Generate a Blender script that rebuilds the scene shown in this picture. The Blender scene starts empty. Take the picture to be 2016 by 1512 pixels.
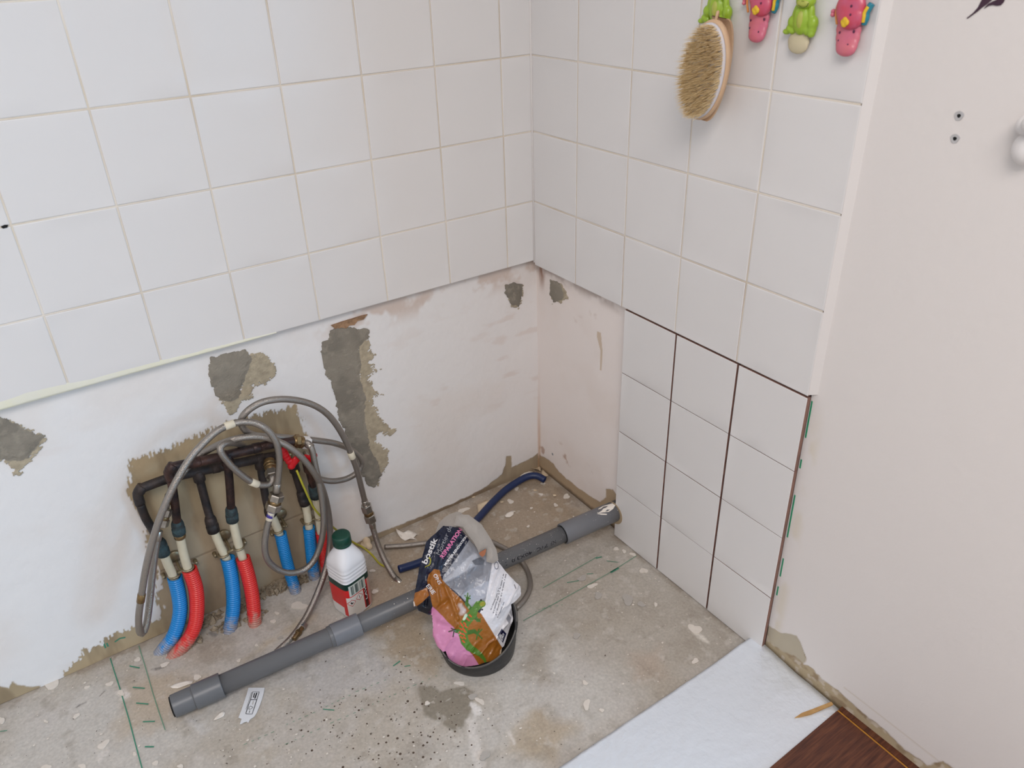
import bpy, bmesh, math, random
import numpy as np
from mathutils import Vector, Matrix, Euler
from math import sin, cos, pi, radians as R
scene = bpy.context.scene
col = scene.collection
random.seed(7); rng = np.random.default_rng(7)

# ------------------------------------------------------------------ camera
CAM = Vector((-0.99929293, -1.39671481, 1.26278331))
ROT = Euler((1.05160285, 0.02985961, -0.60191958), 'XYZ')
FPX = 1532.93
cd = bpy.data.cameras.new('camera'); cam = bpy.data.objects.new('camera', cd); col.objects.link(cam)
cam.location = CAM; cam.rotation_euler = ROT
cd.sensor_width = 36; cd.lens = FPX / 2016 * 36; cd.clip_start = .02
cd.dof.use_dof = True; cd.dof.focus_distance = 1.6; cd.dof.aperture_fstop = 7.0
scene.camera = cam
# ------------------------------------------------------------------ view, world, lamps
scene.view_settings.view_transform = 'Standard'; scene.view_settings.look = 'None'
scene.view_settings.gamma = 1; scene.view_settings.use_curve_mapping = False
scene.view_settings.exposure = 0.0
scene.cycles.use_denoising = True
scene.cycles.max_bounces = 8; scene.cycles.diffuse_bounces = 5
w = bpy.data.worlds.new('world'); scene.world = w; w.use_nodes = True
w.node_tree.nodes['Background'].inputs[0].default_value = (.75, .87, 1, 1)
w.node_tree.nodes['Background'].inputs[1].default_value = 0.35
def area(name, loc, target, sx, sy, power, color, spread=180):
    l = bpy.data.lights.new(name, 'AREA'); l.shape = 'RECTANGLE'; l.size = sx; l.size_y = sy
    l.energy = power; l.color = color; l.spread = R(spread)
    o = bpy.data.objects.new(name, l); col.objects.link(o); o.location = loc
    o.rotation_euler = (Vector(target) - Vector(loc)).to_track_quat('-Z', 'Y').to_euler()
    return o
area('window_daylight', (1.45, -3.86, .9), (-.9, 0, .1), 1.5, 1.2, 56, (.36, .68, 1))
area('ceiling_fill', (-1.45, -2.1, 2.42), (-1.45, -2.1, 0), 1.3, 1.3, 46, (1, .925, .885))  # unseen fill light, added under the ceiling to brighten the walls

# ------------------------------------------------------------------ helpers
_M = np.array(ROT.to_matrix()); _C = np.array(CAM)
def un(px, py, ax, val):
    d = _M @ np.array([(px - 1008) / FPX, -(py - 756) / FPX, -1.0])
    return _C + d * ((val - _C[ax]) / d[ax])
def A(px, py, y=.018): return un(px, py, 1, y)       # point of the back wall (or y metres in front of it)
def B(px, py, x=.018): return un(px, py, 0, x)       # point of the right wall
def Fl(px, py, z=0.): return un(px, py, 2, z)        # point of the floor
def lin(c):
    c = np.asarray(c, float) / 255
    return np.where(c <= .04045, c / 12.92, ((c + .055) / 1.055) ** 2.4)
def L(*c): return tuple(lin(c)) + (1,)
def hsh(i, j, s):
    n = (i.astype(np.int64) * 374761393 + j.astype(np.int64) * 668265263 + s * 974711) & 0xffffffff
    n = ((n ^ (n >> 13)) * 1274126177) & 0xffffffff
    return ((n ^ (n >> 16)) & 0xffff) / 65535.
def vn(x, y, s=0):
    xi = np.floor(x); yi = np.floor(y); fx = x - xi; fy = y - yi
    fx = fx * fx * (3 - 2 * fx); fy = fy * fy * (3 - 2 * fy)
    a = hsh(xi, yi, s); b = hsh(xi + 1, yi, s); c = hsh(xi, yi + 1, s); d = hsh(xi + 1, yi + 1, s)
    return (a * (1 - fx) + b * fx) * (1 - fy) + (c * (1 - fx) + d * fx) * fy
def fbm(x, y, s=0, o=4):
    v = 0; a = .5; t = 0
    for k in range(o):
        v = v + a * vn(x * 2 ** k, y * 2 ** k, s + k * 17); t += a; a *= .5
    return v / t
def sdf(X, Y, poly):
    P = np.asarray(poly, float); d = np.full(X.shape, 1e9); ins = np.zeros(X.shape, bool)
    for i in range(len(P)):
        x0, y0 = P[i]; x1, y1 = P[(i + 1) % len(P)]
        ex, ey = x1 - x0, y1 - y0; t = np.clip(((X - x0) * ex + (Y - y0) * ey) / (ex * ex + ey * ey + 1e-12), 0, 1)
        d = np.minimum(d, (X - x0 - t * ex) ** 2 + (Y - y0 - t * ey) ** 2)
        c = ((y0 > Y) != (y1 > Y)) & (X < (x1 - x0) * (Y - y0) / ((y1 - y0) if y1 != y0 else 1e-12) + x0); ins ^= c
    d = np.sqrt(d); return np.where(ins, -d, d)
def sst(a, b, x): t = np.clip((x - a) / (b - a), 0, 1); return t * t * (3 - 2 * t)

def mat(name, color, rough=.5, metal=0., spec=.5, bump=None, var=None, coat=0., attr=None, trans=0., sss=0., alpha=1.):
    m = bpy.data.materials.new(name); m.use_nodes = True; nt = m.node_tree; b = nt.nodes['Principled BSDF']
    b.inputs['Base Color'].default_value = color; b.inputs['Roughness'].default_value = rough
    b.inputs['Metallic'].default_value = metal; b.inputs['Specular IOR Level'].default_value = spec
    b.inputs['Coat Weight'].default_value = coat; b.inputs['Transmission Weight'].default_value = trans
    b.inputs['Alpha'].default_value = alpha
    if coat: b.inputs['Coat Roughness'].default_value = .12
    tc = nt.nodes.new('ShaderNodeTexCoord')
    src = None
    if attr:
        a = nt.nodes.new('ShaderNodeAttribute'); a.attribute_name = attr; src = a.outputs['Color']
    if var:                                       # (scale, amount, second colour)
        n = nt.nodes.new('ShaderNodeTexNoise'); n.inputs['Scale'].default_value = var[0]; n.inputs['Detail'].default_value = 6
        nt.links.new(tc.outputs['Object'], n.inputs['Vector'])
        mr = nt.nodes.new('ShaderNodeMapRange'); mr.inputs[1].default_value = .35; mr.inputs[2].default_value = .7; mr.inputs[4].default_value = var[1]
        nt.links.new(n.outputs['Fac'], mr.inputs[0])
        mx = nt.nodes.new('ShaderNodeMix'); mx.data_type = 'RGBA'
        nt.links.new(mr.outputs[0], mx.inputs['Factor'])
        if src is not None: nt.links.new(src, mx.inputs['A'])
        else: mx.inputs['A'].default_value = color
        mx.inputs['B'].default_value = var[2]; src = mx.outputs['Result']
    if src is not None: nt.links.new(src, b.inputs['Base Color'])
    if bump:                                      # (scale, strength, distance)
        n = nt.nodes.new('ShaderNodeTexNoise'); n.inputs['Scale'].default_value = bump[0]; n.inputs['Detail'].default_value = 5
        nt.links.new(tc.outputs['Object'], n.inputs['Vector'])
        bp = nt.nodes.new('ShaderNodeBump'); bp.inputs['Strength'].default_value = bump[1]; bp.inputs['Distance'].default_value = bump[2]
        nt.links.new(n.outputs['Fac'], bp.inputs['Height']); nt.links.new(bp.outputs['Normal'], b.inputs['Normal'])
    return m
def link(name, me, parent=None, m=None, smooth=False):
    o = bpy.data.objects.new(name, me); col.objects.link(o)
    if m is not None and not me.materials:
        for q in (m if isinstance(m, (list, tuple)) else [m]): me.materials.append(q)
    if smooth: me.polygons.foreach_set('use_smooth', np.ones(len(me.polygons), bool))
    if parent is not None:
        o.parent = parent; o.matrix_parent_inverse = Matrix.Translation(-Vector(parent.location))
    return o
def mesh(name, V, Fc, m, parent=None, smooth=False):
    me = bpy.data.meshes.new(name); me.from_pydata([tuple(map(float, v)) for v in V], [], [tuple(f) for f in Fc]); me.update()
    return link(name, me, parent, m, smooth)
def tag(o, label=None, cat=None, group=None, kind=None):
    if label: o['label'] = label
    if cat: o['category'] = cat
    if group: o['group'] = group
    if kind: o['kind'] = kind
    return o
def empty(name, loc, label, cat, group=None):
    o = bpy.data.objects.new(name, None); col.objects.link(o); o.location = tuple(map(float, loc)); o.empty_display_size = .02
    return tag(o, label, cat, group)
def setcol(me, C, name='Col'):
    a = me.attributes.new(name, 'FLOAT_COLOR', 'POINT'); c = np.ones((len(me.vertices), 4), np.float32); c[:len(C), :3] = C
    a.data.foreach_set('color', c.ravel())
def grid_faces(nu, nv, keep=None):
    i = np.arange(nu * nv).reshape(nv, nu)
    q = np.stack([i[:-1, :-1], i[:-1, 1:], i[1:, 1:], i[1:, :-1]], -1)
    return q.reshape(-1, 4) if keep is None else q[keep]
def np_mesh(name, V, Q, parent=None, m=None, smooth=True, flip=False, C=None):
    if flip: Q = Q[:, ::-1]
    me = bpy.data.meshes.new(name); me.vertices.add(len(V)); me.vertices.foreach_set('co', np.asarray(V, np.float32).ravel())
    me.loops.add(Q.size); me.loops.foreach_set('vertex_index', Q.astype(np.int32).ravel())
    k = Q.shape[1]
    me.polygons.add(len(Q)); me.polygons.foreach_set('loop_start', np.arange(0, Q.size, k, dtype=np.int32))
    me.update(calc_edges=True)
    if C is not None: setcol(me, C)
    return link(name, me, parent, m, smooth)
def compact(V, Q, C):
    used = np.unique(Q); mp = np.full(len(V), -1); mp[used] = np.arange(len(used)); return V[used], mp[Q], C[used]
def spline(P, n=8):
    P = np.asarray(P, float); out = []
    for i in range(len(P) - 1):
        p0 = P[i - 1] if i else 2 * P[0] - P[1]; p1, p2 = P[i], P[i + 1]; p3 = P[i + 2] if i + 2 < len(P) else 2 * P[-1] - P[-2]
        for t in np.arange(n) / n:
            out.append(.5 * (2 * p1 + (p2 - p0) * t + (2 * p0 - 5 * p1 + 4 * p2 - p3) * t * t + (3 * p1 - p0 - 3 * p2 + p3) * t ** 3))
    out.append(P[-1]); return np.array(out)
def resample(P, step):
    d = np.r_[0, np.cumsum(np.linalg.norm(np.diff(P, axis=0), axis=1))]; n = max(2, int(d[-1] / step) + 1)
    s = np.linspace(0, d[-1], n); return np.stack([np.interp(s, d, P[:, k]) for k in range(3)], 1), s
def tube(name, P, r, m, parent=None, seg=12, rad=None, caps=True, step=None, inner=None):
    """swept round tube along P; rad(s, length) overrides r; inner = wall radius of an open pipe"""
    P = np.asarray(P, float)
    if step: P, s = resample(P, step)
    else: s = np.r_[0, np.cumsum(np.linalg.norm(np.diff(P, axis=0), axis=1))]
    T = np.gradient(P, axis=0); T /= np.linalg.norm(T, axis=1)[:, None]
    u = np.cross(T[0], (0, 0, 1)); u = u if np.linalg.norm(u) > .1 else np.cross(T[0], (0, 1, 0)); u /= np.linalg.norm(u)
    V = []; a = np.linspace(0, 2 * pi, seg, endpoint=False); rr = []
    for i in range(len(P)):
        u = u - T[i] * (u @ T[i]); u /= np.linalg.norm(u); v = np.cross(T[i], u)
        q = rad(s[i], s[-1]) if rad else r; rr.append(q)
        V += list(P[i] + q * (np.cos(a)[:, None] * u + np.sin(a)[:, None] * v))
    Fc = []
    for i in range(len(P) - 1):
        for k in range(seg):
            Fc.append((i * seg + k, i * seg + (k + 1) % seg, (i + 1) * seg + (k + 1) % seg, (i + 1) * seg + k))
    if inner:
        for e in (0, len(P) - 1):
            b = len(V); dirn = T[e] if e == 0 else -T[e]; base = np.array(V[e * seg:(e + 1) * seg])
            ring = P[e] + (base - P[e]) * (inner / rr[e]); V += list(ring); V += list(ring + dirn * .03)
            V.append(P[e] + dirn * .03)
            for k in range(seg):
                k2 = (k + 1) % seg
                f = [(e * seg + k2, e * seg + k, b + k, b + k2), (b + k2, b + k, b + seg + k, b + seg + k2), (b + seg + k2, b + seg + k, b + 2 * seg)]
                Fc += f if e == 0 else [g[::-1] for g in f]
    elif caps:
        Fc.append(tuple(range(seg))[::-1]); Fc.append(tuple((len(P) - 1) * seg + k for k in range(seg)))
    return mesh(name, V, Fc, m, parent, True)
def cyl(name, p, q, r, m, parent=None, seg=16, r2=None, bevel=.12):
    """solid round bar from p to q with eased rims"""
    p = np.array(p, float); q = np.array(q, float); d = q - p; l = np.linalg.norm(d); e = min(bevel * r, l * .3); r2 = r2 or r
    pts = [p, p + d * 1e-4, p + d * e / l, q - d * e / l, q - d * 1e-4, q]; rs = [r * .02, r - e, r, r2, r2 - e, r2 * .02]
    it = iter(rs); k = {i: v for i, v in enumerate(rs)}; c = [0]
    def rad(s, t): v = k[c[0]]; c[0] += 1; return v
    return tube(name, pts, r, m, parent, seg, rad)
def hexnut(name, p, q, r, m, parent=None): 
    return flatten(cyl(name, p, q, r, m, parent, 6, bevel=.1))
def flatten(o):
    o.data.polygons.foreach_set('use_smooth', np.zeros(len(o.data.polygons), bool)); return o
def slab(name, poly, nrm, th, m, parent=None, bevel=0):
    """flat plate: polygon of 3-D points thickened against nrm"""
    n = np.array(nrm, float); n /= np.linalg.norm(n); P = [np.array(p, float) for p in poly]; k = len(P)
    V = P + [p - n * th for p in P]
    a = np.zeros(3)
    for i in range(k): a += np.cross(P[i], P[(i + 1) % k])
    o = list(range(k)) if a @ n > 0 else list(range(k))[::-1]
    Fc = [tuple(o), tuple(i + k for i in o[::-1])] + [(o[i], o[i] + k, o[(i + 1) % k] + k, o[(i + 1) % k]) for i in range(k)]
    return mesh(name, V, Fc, m, parent)
def box(name, lo, hi, m, parent=None, bev=0):
    bm = bmesh.new(); bmesh.ops.create_cube(bm, size=1)
    for v in bm.verts: v.co = [(lo[i] + hi[i]) / 2 + v.co[i] * (hi[i] - lo[i]) for i in range(3)]
    if bev: bmesh.ops.bevel(bm, geom=bm.edges[:], offset=bev, segments=2, affect='EDGES', profile=.5)
    me = bpy.data.meshes.new(name); bm.to_mesh(me); bm.free(); return link(name, me, parent, m)
def blob(name, parts, m, parent=None, vox=.0012, smooth=4):
    """organic solid: balls (centre, radii[, euler]) fused by a voxel remesh"""
    bm = bmesh.new()
    for pt in parts:
        c, r = pt[0], pt[1]; e = Euler(pt[2]) if len(pt) > 2 else Euler()
        bmesh.ops.create_icosphere(bm, subdivisions=3, radius=1, matrix=Matrix.Translation(Vector(map(float, c))) @ e.to_matrix().to_4x4() @ Matrix.Diagonal((r[0], r[1], r[2], 1)))
    me = bpy.data.meshes.new(name); bm.to_mesh(me); bm.free(); o = link(name, me, parent, m, True)
    md = o.modifiers.new('fuse', 'REMESH'); md.mode = 'VOXEL'; md.voxel_size = vox; md.use_smooth_shade = True
    if smooth: s = o.modifiers.new('smooth', 'SMOOTH'); s.iterations = smooth; s.factor = .5
    return o
def text_pts(s, bold=0.0):
    cu = bpy.data.curves.new('t', 'FONT'); cu.body = s; cu.offset = bold; cu.resolution_u = 3
    o = bpy.data.objects.new('t', cu); col.objects.link(o)
    me = bpy.data.meshes.new_from_object(o.evaluated_get(bpy.context.evaluated_depsgraph_get()))
    V = np.array([v.co[:2] for v in me.vertices]); Fc = [tuple(p.vertices) for p in me.polygons]
    bpy.data.objects.remove(o); bpy.data.curves.remove(cu); bpy.data.meshes.remove(me)
    lo, hi = V.min(0), V.max(0); return (V - [lo[0], 0]) / [hi[0] - lo[0], hi[1]], Fc
def text_map(name, s, fn, m, parent, bold=0.01):
    V, Fc = text_pts(s, bold); return mesh(name, [fn(a, b) for a, b in V], Fc, m, parent)

# ------------------------------------------------------------------ materials
M = {}
M['tile'] = mat('tile_glaze', L(226, 223, 221), .32, spec=.4, bump=(9, .12, .01), var=(5, .25, L(221, 219, 219)))
M['biscuit'] = mat('tile_biscuit', L(150, 112, 98), .9, var=(60, .8, L(120, 92, 84)))
M['grout'] = mat('old_grout', L(232, 224, 212), .9, var=(7, .9, L(212, 198, 176)), bump=(200, .3, .002))
M['adhesive'] = mat('dark_adhesive', L(62, 42, 40), .95)
M['sealant'] = mat('yellowed_sealant', L(230, 227, 204), .5, var=(22, .8, L(228, 226, 216)))
M['paint'] = mat('painted_plaster', (1, 1, 1, 1), .75, spec=.3, attr='Col', bump=(120, .12, .004))
M['mortar'] = mat('cement_mortar', (1, 1, 1, 1), .95, spec=.15, attr='Col', bump=(260, .5, .003))
M['white_wall'] = mat('white_wall_paint', L(222, 220, 219), .7, bump=(60, .06, .004))
M['bevel'] = mat('white_filler', L(226, 221, 218), .6)
M['copper_dark'] = mat('tarnished_copper', L(44, 42, 44), .55, .35, var=(45, .9, L(74, 62, 58)), bump=(250, .5, .002))
M['copper_hot'] = mat('burnt_copper', L(40, 35, 38), .42, .5, var=(30, .75, L(104, 72, 60)), bump=(220, .5, .002))
M['verdigris'] = mat('green_grey_fitting', L(52, 58, 60), .7, .3, var=(90, .9, L(66, 92, 98)), bump=(300, .6, .002))
M['brass'] = mat('aged_brass', L(150, 125, 88), .35, .85, var=(60, .7, L(92, 76, 58)))
M['chrome'] = mat('dull_nickel', L(186, 180, 172), .28, .9, var=(70, .5, L(120, 112, 104)))
M['per'] = mat('cream_plastic_pipe', L(216, 208, 184), .45, var=(40, .35, L(190, 178, 150)))
M['blue'] = mat('blue_plastic', L(24, 134, 206), .3, spec=.5)
M['red'] = mat('red_plastic', L(222, 52, 48), .28, spec=.5)
M['redh'] = mat('red_handle', L(205, 16, 30), .3, spec=.5)
M['clip'] = mat('zinc_clip', L(172, 160, 134), .4, .8, var=(80, .7, L(130, 116, 92)))
M['whiteplastic'] = mat('white_plastic', L(232, 228, 226), .4, var=(14, .25, L(206, 196, 184)))
M['hosegrey'] = mat('braided_steel', L(158, 151, 144), .32, .85)
nt = M['hosegrey'].node_tree; b_ = nt.nodes['Principled BSDF']; tc = nt.nodes.new('ShaderNodeTexCoord')
v = nt.nodes.new('ShaderNodeTexVoronoi'); v.inputs['Scale'].default_value = 700; nt.links.new(tc.outputs['Object'], v.inputs['Vector'])
bp = nt.nodes.new('ShaderNodeBump'); bp.inputs['Strength'].default_value = .55; bp.inputs['Distance'].default_value = .001
nt.links.new(v.outputs['Distance'], bp.inputs['Height']); nt.links.new(bp.outputs['Normal'], b_.inputs['Normal'])
M['sleeve_white'] = mat('cream_tape', L(222, 212, 190), .6)
M['ink'] = mat('black_ink', L(28, 28, 36), .6)
M['violet'] = mat('violet_ink', L(70, 60, 150), .6)
M['pvc'] = mat('grey_pvc', L(100, 101, 104), .36, spec=.45, var=(6, .5, L(110, 111, 113)), bump=(90, .05, .002))
M['pvc2'] = mat('lighter_grey_pvc', L(116, 118, 124), .36, spec=.45, var=(20, .4, L(122, 122, 124)))
M['dust'] = mat('white_dust_flecks', L(226, 220, 212), .9)
M['navyduct'] = mat('dark_blue_conduit', L(22, 42, 88), .4, var=(30, .5, L(30, 44, 76)))
M['wire'] = mat('yellow_green_wire', L(190, 180, 50), .45, var=(50, .8, L(150, 150, 60)))
M['flake'] = mat('white_paint_flake', L(238, 230, 220), .7)
M['flake2'] = mat('cream_plaster', L(226, 208, 180), .9, bump=(180, .4, .002), var=(60, .6, L(190, 164, 132)))
M['rubble'] = mat('broken_concrete', L(172, 158, 136), .95, var=(110, .9, L(122, 108, 92)), bump=(300, .8, .003))
M['green'] = mat('green_pencil', L(66, 136, 110), .8)
M['greenfaint'] = mat('faint_green_pencil', L(108, 148, 124), .9)
M['greenthick'] = mat('green_adhesive', L(46, 150, 108), .6)
M['splat'] = mat('dried_paint', L(222, 214, 204), .8, var=(90, .4, L(204, 194, 182)))
M['splatgrey'] = mat('grey_dried_splash', L(176, 170, 163), .8)
M['foil'] = mat('silver_underlay', L(232, 238, 246), .3, .35, spec=.5, bump=(48, .5, .006))
M['foam'] = mat('foam_edge', L(205, 205, 205), .9)
M['capgreen'] = mat('dark_green_cap', L(12, 66, 52), .4)
M['bottle'] = mat('white_hdpe', L(232, 231, 234), .38, spec=.4, var=(9, .15, L(216, 210, 204)))
M['label'] = mat('bottle_label_print', (1, 1, 1, 1), .35, attr='Col')
M['bag'] = mat('bag_print', (1, 1, 1, 1), .27, spec=.5, attr='Col', bump=(35, .12, .006))
M['film'] = mat('cloudy_film', L(172, 164, 156), .5, spec=.4, trans=.15, var=(14, .5, L(156, 150, 145)))
M['rubber'] = mat('black_rubber', L(34, 34, 36), .45, var=(28, .7, L(62, 60, 58)), bump=(120, .3, .002))
M['tpink'] = mat('pink_ink', L(226, 120, 170), .5); M['twhite'] = mat('white_ink', L(228, 226, 228), .5); M['tgrey'] = mat('silver_ink', L(160, 160, 165), .5)
M['yellowink'] = mat('yellow_green_ink', L(168, 160, 40), .5)
M['orangeslit'] = mat('orange_brown_film', L(150, 82, 36), .4)
M['frog'] = mat('green_resin', L(158, 190, 50), .4, var=(40, .5, L(132, 168, 38)), coat=.2)
M['belly'] = mat('pale_green_resin', L(178, 184, 84), .45)
M['hookcream'] = mat('cream_resin', L(202, 190, 158), .5)
M['fishpink'] = mat('pink_resin', L(206, 106, 130), .4, coat=.2, var=(50, .6, L(216, 118, 122)))
M['fishred'] = mat('red_resin', L(206, 70, 92), .35, coat=.3, var=(60, .7, L(196, 96, 130)))
M['yellow'] = mat('yellow_resin', L(232, 190, 44), .4); M['teal'] = mat('teal_resin', L(40, 130, 150), .4)
M['orange'] = mat('orange_resin', L(226, 150, 80), .4); M['spot'] = mat('dark_spot', L(90, 40, 72), .5); M['mouth'] = mat('dark_green_line', L(92, 120, 24), .6)
M['beech'] = mat('pale_beech', L(214, 182, 148), .5, var=(30, .5, L(200, 160, 122)))
M['bristle'] = mat('tan_bristle', L(244, 224, 182), .7, var=(300, .6, L(218, 190, 140)))
M['rubband'] = mat('light_grey_pad', L(212, 208, 212), .5)
M['plum'] = mat('plum_vinyl', L(62, 34, 52), .5); M['plug'] = mat('grey_plug', L(186, 184, 184), .6); M['hole'] = mat('hole_dark', L(14, 14, 16), .9)
M['splint'] = mat('raw_splinter', L(196, 158, 104), .8, var=(60, .7, L(164, 122, 72)))
M['tongue'] = mat('fibreboard_edge', L(190, 134, 50), .7, var=(80, .7, L(160, 104, 36)))
for q in ('blue', 'red'):                             # mortar dust caked on the lowest centimetres of the conduits
    nt = M[q].node_tree; b_ = nt.nodes['Principled BSDF']; tc = nt.nodes.new('ShaderNodeTexCoord'); sp = nt.nodes.new('ShaderNodeSeparateXYZ'); nt.links.new(tc.outputs['Object'], sp.inputs[0])
    n1 = nt.nodes.new('ShaderNodeTexNoise'); n1.inputs['Scale'].default_value = 90; n1.inputs['Detail'].default_value = 5; nt.links.new(tc.outputs['Object'], n1.inputs['Vector'])
    ad = nt.nodes.new('ShaderNodeMath'); ad.operation = 'MULTIPLY_ADD'; ad.inputs[1].default_value = -.09; nt.links.new(n1.outputs['Fac'], ad.inputs[0]); nt.links.new(sp.outputs['Z'], ad.inputs[2])
    mr = nt.nodes.new('ShaderNodeMapRange'); mr.inputs[1].default_value = -.012; mr.inputs[2].default_value = -.042; mr.inputs[4].default_value = .7; nt.links.new(ad.outputs[0], mr.inputs[0])
    mx = nt.nodes.new('ShaderNodeMix'); mx.data_type = 'RGBA'; nt.links.new(mr.outputs[0], mx.inputs['Factor']); mx.inputs['A'].default_value = b_.inputs['Base Color'].default_value; mx.inputs['B'].default_value = L(172, 158, 142); nt.links.new(mx.outputs['Result'], b_.inputs['Base Color'])
# dark wood laminate: long grain along local y of the boards
m = M['wood'] = mat('mahogany_laminate', L(92, 46, 32), .38, spec=.45); nt = m.node_tree; b_ = nt.nodes['Principled BSDF']
tc = nt.nodes.new('ShaderNodeTexCoord'); mp = nt.nodes.new('ShaderNodeMapping'); mp.inputs['Scale'].default_value = (9, 120, 40); nt.links.new(tc.outputs['Object'], mp.inputs['Vector'])
n1 = nt.nodes.new('ShaderNodeTexNoise'); n1.inputs['Scale'].default_value = 1.6; n1.inputs['Detail'].default_value = 8; n1.inputs['Roughness'].default_value = .65; nt.links.new(mp.outputs[0], n1.inputs['Vector'])
cr = nt.nodes.new('ShaderNodeValToRGB'); e = cr.color_ramp.elements; e[0].position = .3; e[0].color = L(58, 32, 26); e[1].position = .75; e[1].color = L(122, 76, 50)
e2 = e.new(.5); e2.color = L(88, 50, 36); nt.links.new(n1.outputs['Fac'], cr.inputs[0]); nt.links.new(cr.outputs[0], b_.inputs['Base Color'])
# concrete: painted colour attribute + grain + dark pits where the 'pit' attribute asks for them
m = M['concrete'] = mat('concrete_screed', (1, 1, 1, 1), .82, spec=.25); nt = m.node_tree; b_ = nt.nodes['Principled BSDF']
tc = nt.nodes.new('ShaderNodeTexCoord'); at = nt.nodes.new('ShaderNodeAttribute'); at.attribute_name = 'Col'
n1 = nt.nodes.new('ShaderNodeTexNoise'); n1.inputs['Scale'].default_value = 190; n1.inputs['Detail'].default_value = 6; nt.links.new(tc.outputs['Object'], n1.inputs['Vector'])
mr = nt.nodes.new('ShaderNodeMapRange'); mr.inputs[1].default_value = .25; mr.inputs[2].default_value = .75; mr.inputs[3].default_value = .86; mr.inputs[4].default_value = 1.12; nt.links.new(n1.outputs['Fac'], mr.inputs[0])
mx = nt.nodes.new('ShaderNodeMix'); mx.data_type = 'RGBA'; mx.blend_type = 'MULTIPLY'; mx.inputs['Factor'].default_value = 1
nt.links.new(at.outputs['Color'], mx.inputs['A']); nt.links.new(mr.outputs[0], mx.inputs['B'])
ap = nt.nodes.new('ShaderNodeAttribute'); ap.attribute_name = 'Pit'
vo = nt.nodes.new('ShaderNodeTexVoronoi'); vo.inputs['Scale'].default_value = 95; nt.links.new(tc.outputs['Object'], vo.inputs['Vector'])
sz = nt.nodes.new('ShaderNodeSeparateColor'); nt.links.new(vo.outputs['Color'], sz.inputs[0])
th = nt.nodes.new('ShaderNodeMath'); th.operation = 'MULTIPLY'; th.inputs[1].default_value = .17; nt.links.new(ap.outputs['Fac'], th.inputs[0])
tm = nt.nodes.new('ShaderNodeMath'); tm.operation = 'MULTIPLY'; nt.links.new(th.outputs[0], tm.inputs[0]); nt.links.new(sz.outputs[0], tm.inputs[1])
lt = nt.nodes.new('ShaderNodeMath'); lt.operation = 'LESS_THAN'; nt.links.new(vo.outputs['Distance'], lt.inputs[0]); nt.links.new(tm.outputs[0], lt.inputs[1])
m2 = nt.nodes.new('ShaderNodeMix'); m2.data_type = 'RGBA'; nt.links.new(lt.outputs[0], m2.inputs['Factor']); nt.links.new(mx.outputs['Result'], m2.inputs['A']); m2.inputs['B'].default_value = L(86, 72, 62)
nt.links.new(m2.outputs['Result'], b_.inputs['Base Color'])
n2 = nt.nodes.new('ShaderNodeTexNoise'); n2.inputs['Scale'].default_value = 70; n2.inputs['Detail'].default_value = 8; nt.links.new(tc.outputs['Object'], n2.inputs['Vector'])
bp = nt.nodes.new('ShaderNodeBump'); bp.inputs['Strength'].default_value = .35; bp.inputs['Distance'].default_value = .004
nt.links.new(n2.outputs['Fac'], bp.inputs['Height']); nt.links.new(bp.outputs['Normal'], b_.inputs['Normal'])

# ------------------------------------------------------------------ structure: walls and floor as relief sheets on solid cores
TP, ZL = .152, .600                    # tile pitch, height of the lower edge of the old tiling
U0, VE = .0742, .759                   # first column on the back wall, right end of the tiling on the right wall
pxA = lambda pts: [(A(x, y)[0], A(x, y)[2]) for x, y in pts]
pxB = lambda pts, x0=.018: [(B(x, y, x0)[1], B(x, y, x0)[2]) for x, y in pts]
pxF = lambda pts: [tuple(Fl(x, y)[:2]) for x, y in pts]
def relief(name, ax, base, us, vs, H, C, m, back, flip=False, pit=None):
    nu, nv = len(us), len(vs); Ug, Vg = np.meshgrid(us, vs); V = np.zeros((nv, nu, 3))
    o = [k for k in range(3) if k != ax]; V[..., o[0]] = Ug; V[..., o[1]] = Vg; V[..., ax] = base + H
    V = V.reshape(-1, 3); Q = grid_faces(nu, nv)
    cor = [0, nu - 1, nu * nv - 1, nu * (nv - 1)]; bk = V[cor].copy(); bk[:, ax] = back; n = len(V)
    ex = np.array([[n + 3, n + 2, n + 1, n]] + [[cor[i], n + i, n + (i + 1) % 4, cor[(i + 1) % 4]] for i in range(4)])
    o_ = np_mesh(name, np.r_[V, bk], np.r_[Q, ex], None, m, True, flip, np.r_[C.reshape(-1, 3), C.reshape(-1, 3)[cor]])
    if pit is not None:
        a = o_.data.attributes.new('Pit', 'FLOAT', 'POINT'); p = np.zeros(n + 4, np.float32); p[:n] = pit.ravel(); a.data.foreach_set('value', p)
    tag(o_, kind='structure'); return o_
def blend(C, k, c): return C * (1 - k[..., None]) + lin(c) * k[..., None]

# back wall
us = np.r_[-2.4, np.arange(-1.70, .0181, .0022), .018]; vs = np.r_[np.arange(0, .66, .0022), 1.0, 2.5]
Ug, Vg = np.meshgrid(us, vs)
C = np.ones(Ug.shape + (3,)) * lin((233, 231, 230))
n1 = fbm(Ug * 7, Vg * 7, 1); C = blend(C, .35 * sst(.45, .75, n1), (226, 216, 208))
C = blend(C, .25 * sst(-.35, .0, Ug), (230, 218, 212))
sm = fbm(Ug * 14 + Vg * 3, Vg * 40, 5); C = blend(C, .28 * sst(.63, .8, sm) * sst(.6, .2, fbm(Ug * 3, Vg * 3, 9)), (206, 180, 164))
und = sst(.05, 0, np.abs(Vg - .585)) * sst(-.62, -.4, Ug) * sst(.42, .62, fbm(Ug * 25, Vg * 25, 31)); C = blend(C, .6 * und, (196, 170, 152))
fr = (fbm(Ug * 260, Vg * 60, 3, 3) - .5) * .05 + (fbm(Ug * 30, Vg * 30, 4) - .5) * .012
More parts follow.
